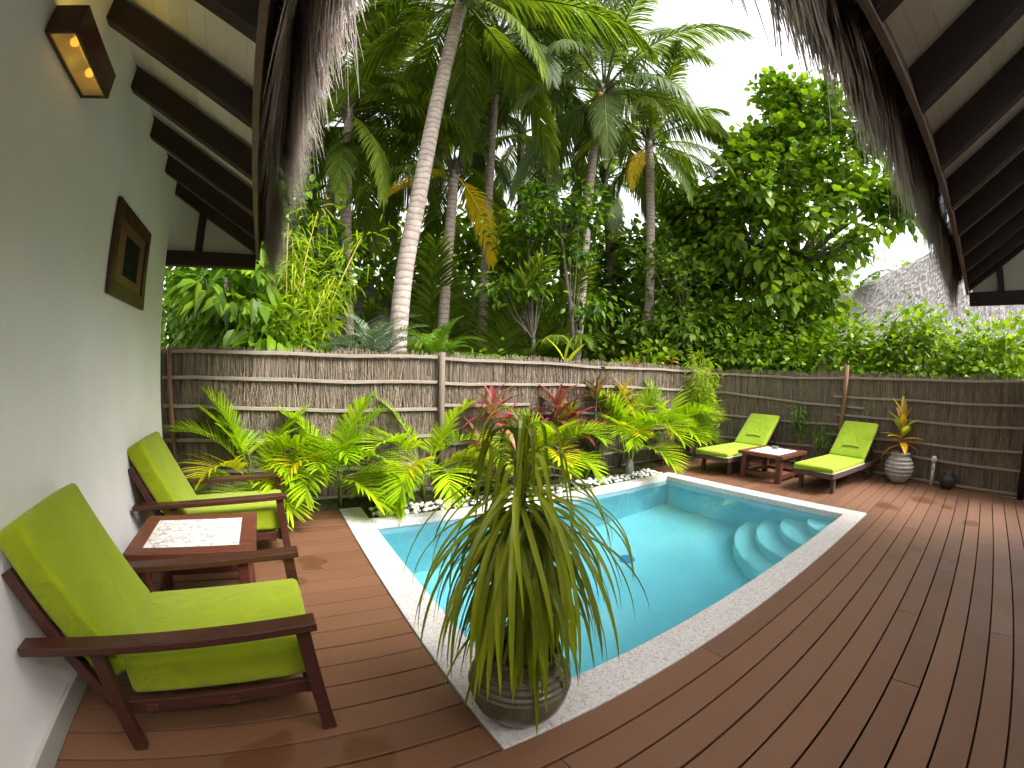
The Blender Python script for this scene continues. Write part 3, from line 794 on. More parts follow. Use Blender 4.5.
# ------------------------------------------------------------------ fences
def fence(name, label, path, stalks_per_m, top, rails, seed, inward):
    """reed fence along a polyline; inward = side towards the pool"""
    rd = random.Random(seed)
    root = thing(name, label, 'reed fence', (*path[0], 0))
    segs = [(Vector((*a, 0)), Vector((*b_, 0))) for a, b_ in zip(path, path[1:])]
    tot = sum((b_ - a).length for a, b_ in segs)
    def at_(s):
        for a, b_ in segs:
            l = (b_ - a).length
            if s <= l or (a, b_) == segs[-1]:
                d = (b_ - a) / l; n = Vector((-d.y, d.x, 0)) * inward
                return a + d * s, d, n
            s -= l
    g = G()
    nst = int(tot * stalks_per_m)
    lump = [rd.uniform(-.02, .03) for _ in range(400)]
    for i in range(nst):
        s = rd.uniform(0, tot); p, d, n = at_(s)
        off = rd.uniform(-.012, .012); h = top + lump[int(s * 9) % 400] + rd.uniform(-.05, .03)
        short = rd.random() < .48
        z0_ = 0.0 if not short else rd.uniform(.0, 1.0); z1_ = h if not short else min(h, z0_ + rd.uniform(.35, .75))
        if short: off += .016
        r = rd.uniform(.0014, .0036); lean = rd.uniform(-.07, .07) * (2.2 if short else 1)
        V = []
        for z, k_ in ((z0_, 0), (z1_, 1)):
            c = p + n * off + d * lean * k_
            for a in range(3):
                an = 2 * pi * a / 3 + .5
                V.append(c + d * (r * cos(an)) + n * (r * sin(an)) + Vector((0, 0, z)))
        g.add(V, [(0, 1, 4, 3), (1, 2, 5, 4), (2, 0, 3, 5), (3, 4, 5)])
    link('reed_panel', rel(g, root), M['reed'], root)
    g = G()
    for a, b_ in segs:
        d = (b_ - a).normalized(); n = Vector((-d.y, d.x, 0)) * inward
        g.bar(a - n * .03 + Vector((0, 0, (top - .06) / 2)), b_ - n * .03 + Vector((0, 0, (top - .06) / 2)), .02, top - .06)
    link('reed_backing', rel(g, root), M['reed_dark'], root)
    for s0, s1, za, zb, sag in rails:
        g = G(); n_ = max(2, int((s1 - s0) / .35)); P = []
        for i in range(n_ + 1):
            q = i / n_; p, d, n = at_(s0 + (s1 - s0) * q)
            P.append((p + n * .040 + Vector((0, 0, za + (zb - za) * q - sag * 4 * q * (1 - q) + .009 * sin(7 * q + s0 * 3) + .005 * sin(17 * q + s0))), d, n))
        V = []
        for c, d, n in P:
            for i, j in ((-1, -1), (1, -1), (1, 1), (-1, 1)):
                V.append(c + n * (.012 * i) + Vector((0, 0, .019 * j)))
        F = []
        for i in range(n_):
            o_ = i * 4
            for k_ in range(4): F.append((o_ + k_, o_ + 4 + k_, o_ + 4 + (k_ + 1) % 4, o_ + (k_ + 1) % 4))
        F += [(0, 1, 2, 3), tuple(range(n_ * 4, n_ * 4 + 4))[::-1]]
        link('rail', rel(g.add(V, F), root), M['rail_wood'], root, False, .004)
    return root, at_
YB = 5.03
fb, atb = fence('reed_fence', 'brown reed fence with pale rails running behind the pool and palms', [(-1.25, YB), (7.66, YB)], 800, 1.71,
    [(.08, 3.24, 1.665, 1.68, .0), (.08, 3.24, 1.395, 1.375, .0), (.08, 3.24, 1.10, 1.045, .01), (.08, 3.24, .74, .72, .01), (.10, 3.2, .40, .38, .0), (.3, 3.2, .06, .05, 0),
     (3.3, 6.0, 1.675, 1.635, .0), (5.9, 8.85, 1.64, 1.66, .012), (3.3, 6.3, 1.37, 1.34, .0), (6.2, 8.85, 1.335, 1.30, .02), (3.3, 4.6, 1.10, 1.09, .02), (4.4, 8.8, .95, .93, .02), (3.3, 8.8, .62, .60, .01), (3.3, 8.8, .28, .26, .01), (3.3, 8.8, .02, .02, 0)], 21, -1)
for x, w_, h_ in ((2.03, .075, 1.745), (7.60, .08, 1.72)):
    g = G(); g.tube([(x, YB - .075, -.1), (x + .005, YB - .075, h_ * .5), (x, YB - .075, h_)], w_ / 2, 10); link('post', rel(g, fb), M['post_wood'], fb, True)
g = G(); g.tube([(-1.02, YB - .075, -.1), (-1.06, YB - .07, .8), (-1.10, YB - .07, 1.70)], .022, 8); o = link('post', rel(g, fb), M['brown_post'], fb, True)
FR = FENCE_R[::-1]
fr, atr = fence('reed_fence', 'brown reed fence at the right behind the sun loungers and striped pot', FR, 800, 1.67,
    [(.05, 2.9, 1.61, 1.585, .015), (2.7, 7.4, 1.59, 1.62, .0), (.1, 3.2, 1.26, 1.09, .02), (2.6, 7.4, 1.26, 1.285, .0), (.1, 2.8, .80, .78, .01), (2.7, 7.4, .95, 1.0, .02), (2.5, 7.4, .60, .68, .02), (2.5, 7.2, .40, .36, -.0), (.1, 2.6, .36, .36, 0), (.1, 7.3, .05, .05, 0)], 33, -1)
g = G(); g.tube([(8.03, 2.34, -.1), (8.02, 2.32, .75), (8.01, 2.27, 1.2), (8.00, 2.24, 1.81)], [.036, .040, .040, .044], 10); link('post', rel(g, fr), M['brown_post'], fr, True)
g = G(); g.tube([(7.74, -.80, -.1), (7.74, -.80, 1.7)], .06, 10); link('post', rel(g, fr), M['rafter_wood'], fr, True)

# ------------------------------------------------------------------ armchairs
CH0 = 1.565
def make_chair(label):
    """armchair with its near arm on local y=0, facing +X; its back leans on the wall"""
    t = thing('armchair', label, 'armchair', (0, CH0, 0), 0, 'lime cushioned armchairs on the deck')
    W = .725
    for yy in (0, W):
        g = G(); g.add([], [])
        g.bar((-1.085, yy, .492), (.108, yy, .548), .088, .036); link('armrest', g, M['dark_wood'], t, False, .006)
        g = G(); g.bar((.052, yy, .528), (.092, yy, .0), .042, .058, (1, 0, 0)); link('leg', g, M['dark_wood'], t, False, .004)
        g = G(); g.bar((-.765, yy, .49), (-.725, yy, .0), .042, .058, (1, 0, 0)); link('leg', g, M['dark_wood'], t, False, .004)
        yi = yy + (.04 if yy == 0 else -.04)
        g = G(); g.bar((-.74, yi, .195), (.075, yi, .225), .03, .06); link('side_rail', g, M['dark_wood'], t, False, .004)
        yi = yy + (.06 if yy == 0 else -.06)
        g = G(); g.bar((-.78, yi, .17), (-1.095, yi, .775), .032, .05, (1, 0, .5)); link('back_upright', g, M['dark_wood'], t, False, .004)
    g = G()
    for x in (.05, -.28, -.62): g.box(x - .025, x + .025, .02, W - .02, .170 + .03 * (x + .7), .205 + .03 * (x + .7))
    link('cross_rail', g, M['dark_wood'], t, False, .003)
    g = G()
    for k_ in (.35, .6, .95):
        p = Vector((-.78, 0, .17)).lerp(Vector((-1.088, 0, .76)), k_)
        g.bar((p.x, .075, p.z), (p.x, W - .075, p.z), .02, .055, (-.46, 0, .88))
    link('back_slats', g, M['dark_wood'], t, False, .003)
    Mt = Matrix.Translation((-.30, 0, .335)) @ Matrix.Rotation(-.035, 4, 'Y')
    g = rounded(G(), -.40, .385, .055, W - .055, -.088, .082, .026, .008, Mt)
    weld(link('seat_cushion', g, M['lime'], t, True))
    # back cushion leans along the uprights
    d = Vector((-.30, 0, .55)).normalized(); nn = Vector((d.z, 0, -d.x))
    Mb = Matrix(((d.x, 0, nn.x, -.735), (0, 1, 0, 0), (d.z, 0, nn.z, .325), (0, 0, 0, 1)))
    g = rounded(G(), .0, .695, .06, W - .06, -.075, .075, .024, .008, Mb)
    weld(link('back_cushion', g, M['lime'], t, True))
    return t
ch = make_chair('nearest armchair with lime green cushions and dark wooden arms beside the wall')
dup(ch, (0, 3.40, 0), 0, 'farther lime green armchair between the mosaic topped table and the palms')

def make_table(name, label, loc, rz, sx, sy, h, inset, insetname, wood, leg, low, gfr):
    t = thing(name, label, 'side table', loc, rz)
    fx, fy = sx / 2, sy / 2
    g = G(); z0, z1 = h - .05, h
    g.box(-fx, fx, -fy, -fy + gfr, z0, z1); g.box(-fx, fx, fy - gfr, fy, z0, z1)
    g.box(-fx, -fx + gfr, -fy + gfr, fy - gfr, z0, z1); g.box(fx - gfr, fx, -fy + gfr, fy - gfr, z0, z1)
    link('top_frame', g, wood, t, False, .005)
    g = G(); g.box(-fx + gfr, fx - gfr, -fy + gfr, fy - gfr, z0 + .01, z1 - .003); link('top_inset', g, inset, t)
    ex, ey = fx - .09, fy - .09
    for a in (-1, 1):
        for b_ in (-1, 1):
            g = G(); g.box(a * ex - leg / 2, a * ex + leg / 2, b_ * ey - leg / 2, b_ * ey + leg / 2, 0, z0); link('leg', g, wood, t, False, .005)
    for a in (-1, 1):
        g = G(); g.box(-ex + leg / 2, ex - leg / 2, a * ey - .02, a * ey + .02, low, low + .05); link('stretcher', g, wood, t, False, .004)
        g = G(); g.box(a * ex - .02, a * ex + .02, -ey + leg / 2, ey - leg / 2, low + .001, low + .049); link('stretcher', g, wood, t, False, .004)
        g = G(); g.box(-ex + leg / 2, ex - leg / 2, a * ey - .015, a * ey + .015, z0 - .06, z0 - .001); link('apron', g, wood, t, False, .003)
    return t
make_table('side_table', 'dark wooden side table with broken shell top between the two armchairs', (-.515, 2.83, 0), 0, .78, .70, .50, M['mosaic'], 'inlay', M['table_wood'], .065, .10, .10)
t2 = make_table('side_table', 'low wooden side table with white inset top between the sun loungers', (6.62, 2.98, 0), R(-4), .86, .80, .42, M['white_inset'], 'inlay', M['table_wood'], .085, .06, .12)
g = G(); g.lathe([(.0, .0), (.05, .0), (.062, .012), (.06, .035), (.05, .038), (.045, .016), (0, .014)], 28)
o = link('ashtray', g, M['ash'], None, True); o.location = (6.86, 3.06, .419); tag(o, 'small round grey ashtray on the white topped table', 'ashtray')

# ------------------------------------------------------------------ sun loungers
def make_lounger(label):
    t = thing('sun_lounger', label, 'sun lounger', (0, 0, 0), 0, 'lime sun loungers by the fence')
    L, Wd, zr = 1.95, .62, .26
    for s in (-1, 1):
        g = G(); g.box(0, L, s * Wd / 2 - .022, s * Wd / 2 + .022, zr - .04, zr + .03); link('side_rail', g, M['grey_wood'], t, False, .004)
        for x in (.18, L - .2):
            g = G(); g.box(x - .03, x + .03, s * (Wd / 2 - .052) - .028, s * (Wd / 2 - .052) + .028, 0, zr + .02); link('leg', g, M['grey_wood'], t, False, .004)
    g = G(); g.box(0, .045, -Wd / 2 + .022, Wd / 2 - .022, zr - .04, zr + .029); link('end_rail', g, M['grey_wood'], t, False, .004)
    g = G()
    for i in range(14):
        x = .08 + i * .092; g.box(x, x + .06, -Wd / 2 + .024, Wd / 2 - .024, zr + .008, zr + .026)
    link('slats', g, M['grey_wood'], t, False, .003)
    hx = 1.22; an = R(41); BL = .80
    g = G(); d = Vector((cos(an), 0, sin(an)))
    for s in (-1, 1): g.bar(Vector((hx, s * .27, zr + .025)), Vector((hx, s * .27, zr + .025)) + d * BL, .035, .04, (-d.z, 0, d.x))
    for i in range(9):
        p = Vector((hx, 0, zr + .03)) + d * (.05 + i * .092); g.bar(p + Vector((0, -.25, 0)), p + Vector((0, .25, 0)), .018, .055, d)
    p = Vector((hx, 0, zr + .03)) + d * (BL + .01); g.bar(p + Vector((0, -.31, 0)), p + Vector((0, .31, 0)), .04, .045, d)
    link('backrest_frame', g, M['grey_wood'], t, False, .003)
    for s in (-1, 1):
        g = G(); g.bar((hx + .42, s * .24, zr + .36), (L - .12, s * .24, zr + .0), .025, .035)
        link('support', g, M['grey_wood'], t, False, .003)
    # mattress: flat pad and raised pad
    m1 = rounded(G(), -.015, hx + .02, -Wd / 2 - .005, Wd / 2 + .005, zr + .034, zr + .112, .030, .006)
    Mb = Matrix(((d.x, 0, -d.z, hx - .01), (0, 1, 0, 0), (d.z, 0, d.x, zr + .06), (0, 0, 0, 1)))
    mt = weld(link('mattress', m1, M['lime_light'], t, True))
    m2 = rounded(G(), .0, BL - .02, -Wd / 2 - .002, Wd / 2 + .002, .0, .075, .030, .006, Mb)
    weld(link('back_pad', m2, M['lime_light'], t, True))
    g = G(); zz_ = zr + .040; e = Wd / 2 + .008
    g.tube([(hx, -e, zz_), (.02, -e, zz_), (-.018, -e + .03, zz_), (-.02, e - .03, zz_), (.02, e, zz_), (hx, e, zz_)], .008, 6)
    link('piping', g, M['piping'], t, True)
    g = G(); q = Mb @ Vector((.20, -.17, .086)); q2 = Mb @ Vector((.215, -.02, .090)); q3 = Mb @ Vector((.20, .13, .086)); g.tube([q, q2, q3], .006, 6); link('pull_strap', g, M['dark_fabric'], t, True)
    return t
l1 = make_lounger('sun lounger with lime mattress standing nearest the corner palms and bamboo')
l1.location = (6.05, 3.80, 0); l1.rotation_euler = (0, 0, R(-2))
dup(l1, (6.13, 2.12, 0), R(-7), 'sun lounger with lime mattress next to the striped clay pot')

# ------------------------------------------------------------------ pots and potted plants
PC = (.885, 1.325)
pot = thing('plant_pot', 'large round grey brown ribbed pot on the near corner of the coping', 'plant pot', (*PC, ZT))
prof = [(.0, .0), (.120, .0), (.145, .006), (.178, .035), (.210, .080), (.230, .130), (.240, .175), (.2415, .2)]
for i in range(5):
    z = .205 + i * .027; r = .240 - .0052 * i ** 1.75
    prof += [(r, z), (r + .006, z + .006), (r + .005, z + .014), (r - .003, z + .020)]
prof += [(.19, .345), (.178, .36), (.186, .372), (.186, .385), (.17, .388), (.16, .37), (.155, .33)]
g = G().lathe(prof, 64); link('pot_body', g, M['bronze'], pot, True).scale = (.9, .9, .95)
g = G().lathe([(.0, .335), (.158, .33)], 32); link('potting_soil', g, M['soil'], pot)

dr = thing('potted_dracaena', 'tall potted dracaena with long drooping green strap leaves in the big round pot', 'potted plant', (*PC, ZT + .33))
g = G()
heads = [((-.02, .0, .74), (0, 0)), ((.04, -.05, .66), (.03, -.02)), ((-.06, .03, .62), (-.02, .02)), ((.03, .05, .50), (.01, .03)), ((-.03, -.05, .42), (-.01, -.01))]
for (hx_, hy_, hz_), (bx, by) in heads:
    g.tube([(bx, by, 0), ((bx + hx_) / 2, (by + hy_) / 2, hz_ * .5), (hx_, hy_, hz_)], [.022, .019, .015], 8)
link('stem', g, M['bark'], dr, True)
g = G(); rd = random.Random(5)
for hi, (h, _) in enumerate(heads):
    nl = (70, 52, 52, 44, 40)[hi]
    for i in range(nl):
        q = i / nl
        el = 34 - 88 * q + rd.uniform(-12, 14)
        L_ = rd.uniform(.46, .82) * (1.0 if hi == 0 else .86)
        if hi > 2: L_ *= .85
        strap(g, (h[0], h[1], h[2] - .16 * q + rd.uniform(-.01, .01)), i * 2.39996 + rd.uniform(-.3, .3), el, el + 86 + rd.uniform(-9, 4), L_, rd.uniform(.018, .030), 12, 'strap', .22, rd.uniform(-40, 40), rd.uniform(.34, .62) if rd.random() < .85 else rd.uniform(.7, .95))
for i in range(34):   # young upright leaves that fold over at the top
    strap(g, (heads[0][0][0] + .012 * cos(i), .012 * sin(i), .68), (i * 2.4 if i % 3 else 2.6 + rd.uniform(-.6, .6)), 89 - i * .3, rd.uniform(150, 172), rd.uniform(.50, .80), rd.uniform(.018, .027), 20, 'strap', .22, rd.uniform(-25, 25), 1, (rd.uniform(.12, .36), rd.uniform(.22, .42)))
link('leaves', g, M['drac'], dr)
g = G(); g.tube([(-.035, .01, .0), (-.045, .015, .88)], .0045, 6); link('stake', g, M['pale_paint'], dr, True)

p2 = thing('plant_pot', 'small pale ribbed clay pot against the right fence beside the lounger', 'plant pot', (7.78, 1.17, 0))
prof = [(.0, .0), (.12, .0), (.15, .03), (.20, .10)]
for i in range(5):
    z = .12 + i * .055; r = (.225, .243, .245, .228, .195)[i]
    prof += [(r - .012, z), (r, z + .016), (r, z + .034), (r - .014, z + .050)]
prof += [(.145, .405), (.135, .425), (.165, .455), (.165, .468), (.13, .465), (.12, .42)]
g = G().lathe(prof, 48); link('pot_body', g, M['pale_pot'], p2, True)
g = G().lathe([(.0, .435), (.13, .43)], 24); link('potting_soil', g, M['soil'], p2)
ct = thing('potted_croton', 'small croton with orange, green and bronze leaves in the pale ribbed pot', 'potted plant', (7.78, 1.17, .42))
g = G(); g.tube([(0, 0, 0), (.01, .0, .2), (.0, .01, .45)], [.014, .012, .008], 7); link('stem', g, M['bark'], ct, True)
rd = random.Random(9)
for mk, n_, el0, el1, hz0, hz1, L_ in (('croton_y', 7, 25, -12, .16, .28, .42), ('croton_g', 7, 68, 22, .26, .42, .40), ('croton_b', 5, 88, 70, .34, .46, .48)):
    g = G()
    for i in range(n_):
        q = i / max(1, n_ - 1)
        strap(g, (0, 0, hz0 + (hz1 - hz0) * (1 - q)), i * 2.4 + rd.uniform(-.4, .4), el0 + (el1 - el0) * q, rd.uniform(25, 60), L_ * rd.uniform(.85, 1.15), .115, 8, 'leaf', .15)
    o = link('leaves', g, M[mk], ct)
    o['label'] = {'croton_y': 'orange drooping lower leaves', 'croton_g': 'yellow green middle leaves', 'croton_b': 'bronze upright top leaves'}[mk]

t = thing('garden_tap', 'short pale tap post with rounded cap standing against the right fence', 'garden tap', (7.86, .62, 0))
g = G(); g.tube([(0, 0, 0), (0, 0, .36)], .028, 10); link('post', g, M['pale_paint'], t, True)
g = G().lathe([(.0, .46), (.03, .455), (.048, .43), (.05, .40), (.04, .365), (.0, .36)], 18); link('cap', g, M['pale_paint'], t, True)
g = G(); g.tube([(-.03, 0, .30), (-.10, 0, .30), (-.12, 0, .26)], .012, 8); link('spout', g, M['stone'], t, True)
dp = tag(link('clay_urn', G().lathe([(.0, .0), (.10, .0), (.17, .06), (.20, .15), (.18, .25), (.11, .32), (.12, .35), (.105, .35), (.09, .31)], 32), M['dark_pot'], None, True), 'dark clay urn standing by the tap post at the right fence', 'urn')
dp.location = (7.82, .36, 0); dp.scale = (.68, .68, .72)

# ------------------------------------------------------------------ bed plants in front of the fence
def areca(label, loc, n, L, seed, yellow=1, stemh=.35, face=-pi / 2):
    rd = random.Random(seed)
    root = thing('areca_palm', label, 'palm', loc, 0, 'areca palms along the back fence')
    g = G()
    for i in range(4):
        a = rd.uniform(0, 6.28); x, y = .06 * cos(a), .06 * sin(a)
        g.tube([(x, y, -.05), (x * 1.3, y * 1.3, stemh * .6), (x * 1.5, y * 1.5, stemh)], [.02, .016, .01], 6)
    link('stem', g, M['cane'], root, True)
    for i in range(n):
        az = face + (i / n - .5) * 5.4 + rd.uniform(-.25, .25)
        el = rd.choice((70, 60, 50, 40, 28)) + rd.uniform(-6, 6)
        back = abs(((az - face + pi) % (2 * pi)) - pi) > 1.7
        if back: el = rd.uniform(70, 82)
        if i < yellow: az = face + (-.7, .8, .1)[i] + rd.uniform(-.2, .2); el = rd.uniform(46, 58); back = False
        g = G(); LL = L * (.8 if i < yellow else 1) * rd.uniform(.85, 1.15) * (.85 if el < 40 else 1)
        frond(g, LL, el, rd.uniform(70, 115) if not back else rd.uniform(35, 60), 20, L * .46, .031, .22, .30, .40, 60, 24, .009, az, (.07 * cos(az), .07 * sin(az), stemh * rd.uniform(.6, 1)), rd.uniform(-25, 25), .08, rd)
        yl = i < yellow
        o = link('frond', g, M['areca_y' if yl else 'areca'], root)
        if yl: o['label'] = 'yellowing frond'
    return root
areca('bright areca palm behind the farther armchair', (-.15, 4.78, .02), 15, .95, 1, 1, .34)
areca('bright areca palm at the left end of the pebble strip', (.68, 4.78, .02), 16, .95, 2, 1, .34)
areca('bright areca palm with yellow fronds just left of the red cordylines', (1.78, 4.80, .02), 16, .97, 3, 2, .34)
areca('small areca palm behind the tall potted dracaena', (3.55, 4.78, .02), 13, .88, 4, 1, .32)
areca('full yellow green areca palm behind the upright stone', (5.15, 4.78, .02), 17, 1.08, 5, 1, .42)
areca('tall areca palm beside the pool corner near the loungers', (6.25, 4.84, .02), 13, 1.05, 6, 1, .50)

def rosette(name, label, cat, loc, mat, heads, L, W, n, seed, cane=True, group=None, el0=85, el1=5, droop=(35, 80)):
    rd = random.Random(seed); root = thing(name, label, cat, loc, 0, group)
    g = G()
    for h in heads: g.tube([(0, 0, -.05), (h[0] * .5, h[1] * .5, h[2] * .5), h], [.018, .014, .010], 6)
    link('stem', g, M['bark'], root, True)
    g = G()
    for h in heads:
        for i in range(n):
            q = i / (n - 1)
            strap(g, (h[0], h[1], h[2] - .16 * q), i * 2.39996 + rd.uniform(-.3, .3), el0 + (el1 - el0) * q + rd.uniform(-8, 8), rd.uniform(*droop), L * rd.uniform(.75, 1.15), W * rd.uniform(.8, 1.15), 7, 'leaf', .2, rd.uniform(-15, 15))
    link('leaves', g, mat, root)
    return root
CG = 'cordylines in front of the back fence'
rosette('cordyline', 'dark red cordyline immediately right of the yellow fronded areca palm', 'cordyline', (2.62, 4.72, 0), M['cordy'], [(0, 0, 1.04), (.16, -.05, .76), (-.14, .0, .50)], .52, .080, 16, 1, True, CG)
rosette('cordyline', 'red cordyline with broad fanned leaves above the small areca palm', 'cordyline', (3.70, 4.80, 0), M['cordy'], [(0, 0, 1.0), (.22, -.05, .84), (-.18, 0, .66)], .54, .085, 16, 2, True, CG)
rosette('cordyline', 'tall bronze and red cordyline against the middle of the back fence', 'cordyline', (4.46, 4.85, 0), M['cordy_b'], [(0, 0, 1.22), (.10, -.05, .72), (-.08, -.02, .5)], .48, .065, 18, 3, True, CG, 88, 20, (20, 70))
rosette('croton_shrub', 'yellow and bronze croton rising above the fence rail behind the areca', 'croton', (5.10, 4.92, 0), M['croton'], [(0, 0, 1.22), (.16, -.03, 1.02), (-.10, 0, .85)], .42, .060, 16, 4, True, None)
rosette('cordyline', 'low dark red cordyline on the deck edge beside the far pool corner', 'cordyline', (6.12, 4.72, 0), M['cordy'], [(0, 0, .20), (.12, -.02, .12)], .34, .055, 16, 6, True, CG, 70, -10)
# feathery upright plant in the corner
root = thing('bamboo_clump', 'feathery bright green bamboo clump rising in the fence corner', 'bamboo', (7.12, 4.78, 0))
g = G(); rd = random.Random(3); Cc = []
for i in range(9):
    a = rd.uniform(0, 6.28); r = rd.uniform(.02, .14); x, y = r * cos(a), r * sin(a); hgt = rd.uniform(1.3, 2.02)
    q = (x * 1.8 + rd.uniform(-.1, .1), y * 1.4, hgt)
    g.tube([(x, y, -.05), ((x + q[0]) / 2, (y + q[1]) / 2, hgt * .5), q], [.009, .008, .004], 6)
    for k_ in range(13): Cc.append((x + (q[0] - x) * k_ / 12 + rd.uniform(-.1, .1), y + (q[1] - y) * k_ / 12 + rd.uniform(-.1, .1), hgt * (.25 + .75 * k_ / 12)))
link('cane', g, M['cane'], root, True)
g = G(); g.arr(*cloud(np.array(Cc), 14, .085, .15, .018, None, .3)); link('foliage', g, M['bamboo'], root)
for loc, lab, n_, hgt in (((8.0, 3.05, .55), 'small green plant sprouting from the right fence above the first lounger', 14, .5), ((7.98, 2.60, .35), 'small wispy green plant at the foot of the brown fence post', 12, .42)):
    root = thing('fence_plant', lab, 'plant', (loc[0] - .1, loc[1], 0))
    g = G(); g.tube([(.0, 0, -.05), (.02, 0, loc[2]), (-.02, 0, loc[2] + hgt)], [.012, .010, .005], 6); link('stem', g, M['cane'], root, True)
    Cc = [(rd.uniform(-.07, .05), rd.uniform(-.10, .10), loc[2] + hgt * q) for q in np.linspace(.05, 1, n_)]
    g = G(); g.arr(*cloud(np.array(Cc), 12, .055, .12, .022, None, .2)); link('foliage', g, M['fern'], root)

# ------------------------------------------------------------------ coconut palms beyond the fence
def frond_mesh(i, L, elev, droop, ll, hang, mat, pairs=80, lw=.050, roll=0):
    g = G(); frond(g, L, elev, droop, pairs, ll, lw, hang, .16, .10, 60, 20, .032, 0, (0, 0, 0), random.uniform(-18, 18), .12, None, roll)
    me = bpy.data.meshes.new('frond'); me.from_pydata(g.v, [], g.f); me.materials.append(mat); me.update(); return me
FM = {}
for mk in ('coco', 'coco_grey'):
    FM[mk] = [[frond_mesh(0, 4.0, e, d, .95, h, M[mk]) for _ in range(2)] for e, d, h in ((80, 55, .3), (62, 80, .6), (42, 85, .9), (20, 80, 1.1), (-5, 65, 1.0), (-35, 45, .8))]
FMY = [frond_mesh(0, 4.0, e, d, 1.0, .45, M['coco_yellow'], 58, .042, 1.25) for e, d in ((-52, 38), (8, 70))]
def coconut(label, pts, r0, r1, mat, fmat, n, scale, seed, fr_scale=1.0, yellow=(), nuts=0, skip=None):
    rd = random.Random(seed); base = np.array(pts[0], float)
    root = thing('coconut_palm', label, 'palm tree', tuple(base), 0, 'coconut palms beyond the fence')
    P = [np.array(p) - base for p in pts]
    # smooth the path
    Q = []; 
    for i in range(len(P) - 1):
        p0 = P[max(i - 1, 0)]; p1 = P[i]; p2 = P[i + 1]; p3 = P[min(i + 2, len(P) - 1)]
        for k_ in range(10):
            t_ = k_ / 10
            Q.append(.5 * (2 * p1 + (p2 - p0) * t_ + (2 * p0 - 5 * p1 + 4 * p2 - p3) * t_ ** 2 + (3 * p1 - p0 - 3 * p2 + p3) * t_ ** 3))
    Q.append(P[-1]); m_ = len(Q)
    rad = [r0 + (r1 - r0) * i / (m_ - 1) + (.06 * r0 / .15 * max(0, 1 - i / 6)) for i in range(m_)]
    g = G(); g.tube(Q, rad, 14); link('trunk', g, mat, root, True)
    top = P[-1]
    for i in range(n):
        cl = min(5, int(6 * (i + .5) / n)); me = FM[fmat][cl][rd.randrange(2)]
        az = i * 2.39996 + rd.uniform(-.3, .3) + seed
        if skip and cl >= 1 and abs((az - skip[0] + pi) % (2 * pi) - pi) < skip[1]: continue
        if cl >= 2 and any(abs((az - ya[0] + pi) % (2 * pi) - pi) < .55 for ya in yellow): continue
        o = bpy.data.objects.new('frond', me); COL.objects.link(o); o.parent = root
        o.location = tuple(top + np.array([.05 * cos(az), .05 * sin(az), -.05 - .05 * cl])); s = scale * rd.uniform(.88, 1.1); o.scale = (s, s, s)
        o.rotation_euler = (rd.uniform(-.25, .25), rd.uniform(-.1, .1), az)
    for az, vi, s in yellow:
        o = bpy.data.objects.new('frond', FMY[vi]); COL.objects.link(o); o.parent = root
        o.location = tuple(top + np.array([0, 0, -.25])); o.scale = (s, s, s); o.rotation_euler = (.1, 0, az); o['label'] = 'dying yellow frond hanging down'
    # fibrous crown base
    g = G(); rdx = r1 * 1.35
    for i in range(26):
        az = rd.uniform(0, 6.28); strap(g, tuple(top + np.array([rdx * .6 * cos(az), rdx * .6 * sin(az), rd.uniform(-.55, -.1)])), az, rd.uniform(55, 85), 20, rd.uniform(.35, .6), .09, 3, 'strap', .1)
    link('crown_shaft', g, M['bark'], root)
    if nuts:
        for i in range(nuts):
            az = i * 2.4; g = G().lathe([(.001, -.13), (.07, -.10), (.105, 0), (.07, .10), (.001, .13)], 12, tuple(top + np.array([.2 * cos(az), .2 * sin(az), -.35 - .1 * (i % 3)])))
            link('coconut', g, M['yellow_cane'], root, True)
    return root
coconut('big pale leaning coconut palm trunk right behind the fence', [(1.93, 6.72, -.1), (1.98, 6.71, 2.0), (2.04, 6.70, 3.13), (2.19, 6.65, 4.53), (2.37, 6.59, 6.6), (2.62, 6.48, 9.3)], .155, .125, M['trunk_pale'], 'coco', 22, 1.0, 1)
coconut('slender straight coconut palm nearest the thatched left eave', [(1.75, 8.85, -.1), (1.54, 8.87, 2.6), (1.33, 8.90, 5.0), (1.10, 8.94, 7.4)], .115, .10, M['trunk_mid'], 'coco', 20, .85, 2)
coconut('shorter coconut palm with a dying yellow frond at its crown', [(3.55, 8.8, -.1), (3.60, 8.79, 2.5), (3.67, 8.76, 5.4), (3.68, 8.76, 6.35)], .13, .11, M['trunk_mid'], 'coco', 20, .85, 3, 1, ((-.85, 0, .60), (2.55, 1, .42)), 0, (-1.5, 1.0))
coconut('tall coconut palm with grey green crown right of the middle', [(6.25, 7.80, -.1), (6.41, 7.67, 2.2), (6.64, 7.47, 6.2), (6.97, 7.18, 9.05)], .125, .10, M['trunk_pale'], 'coco_grey', 24, .98, 4, 1, (), 5)
coconut('coconut palm with dark crown just left of the big leafy tree', [(8.2, 7.25, -.1), (8.35, 7.16, 3.8), (8.44, 7.05, 8.0)], .125, .11, M['trunk_pale'], 'coco', 20, .72, 5, 1, ((2.6, 0, .4),))
coconut('dark leaning coconut palm deep behind the left shrubs', [(.75, 9.95, -.1), (.85, 9.95, 2.6), (.97, 9.95, 4.2), (1.15, 9.93, 6.2), (1.5, 9.9, 7.6)], .14, .12, M['trunk_dark'], 'coco', 18, .75, 6)
coconut('far coconut palm rising between the leaning trunk and the yellow frond', [(4.4, 12.4, -.1), (4.5, 12.4, 5), (4.7, 12.3, 10.2)], .15, .12, M['trunk_dark'], 'coco', 20, .95, 7)
coconut('far coconut palm filling the sky above the middle of the fence', [(7.2, 11.2, -.1), (7.1, 11.2, 5), (6.9, 11.1, 9.6)], .15, .12, M['trunk_dark'], 'coco_grey', 20, .95, 8)
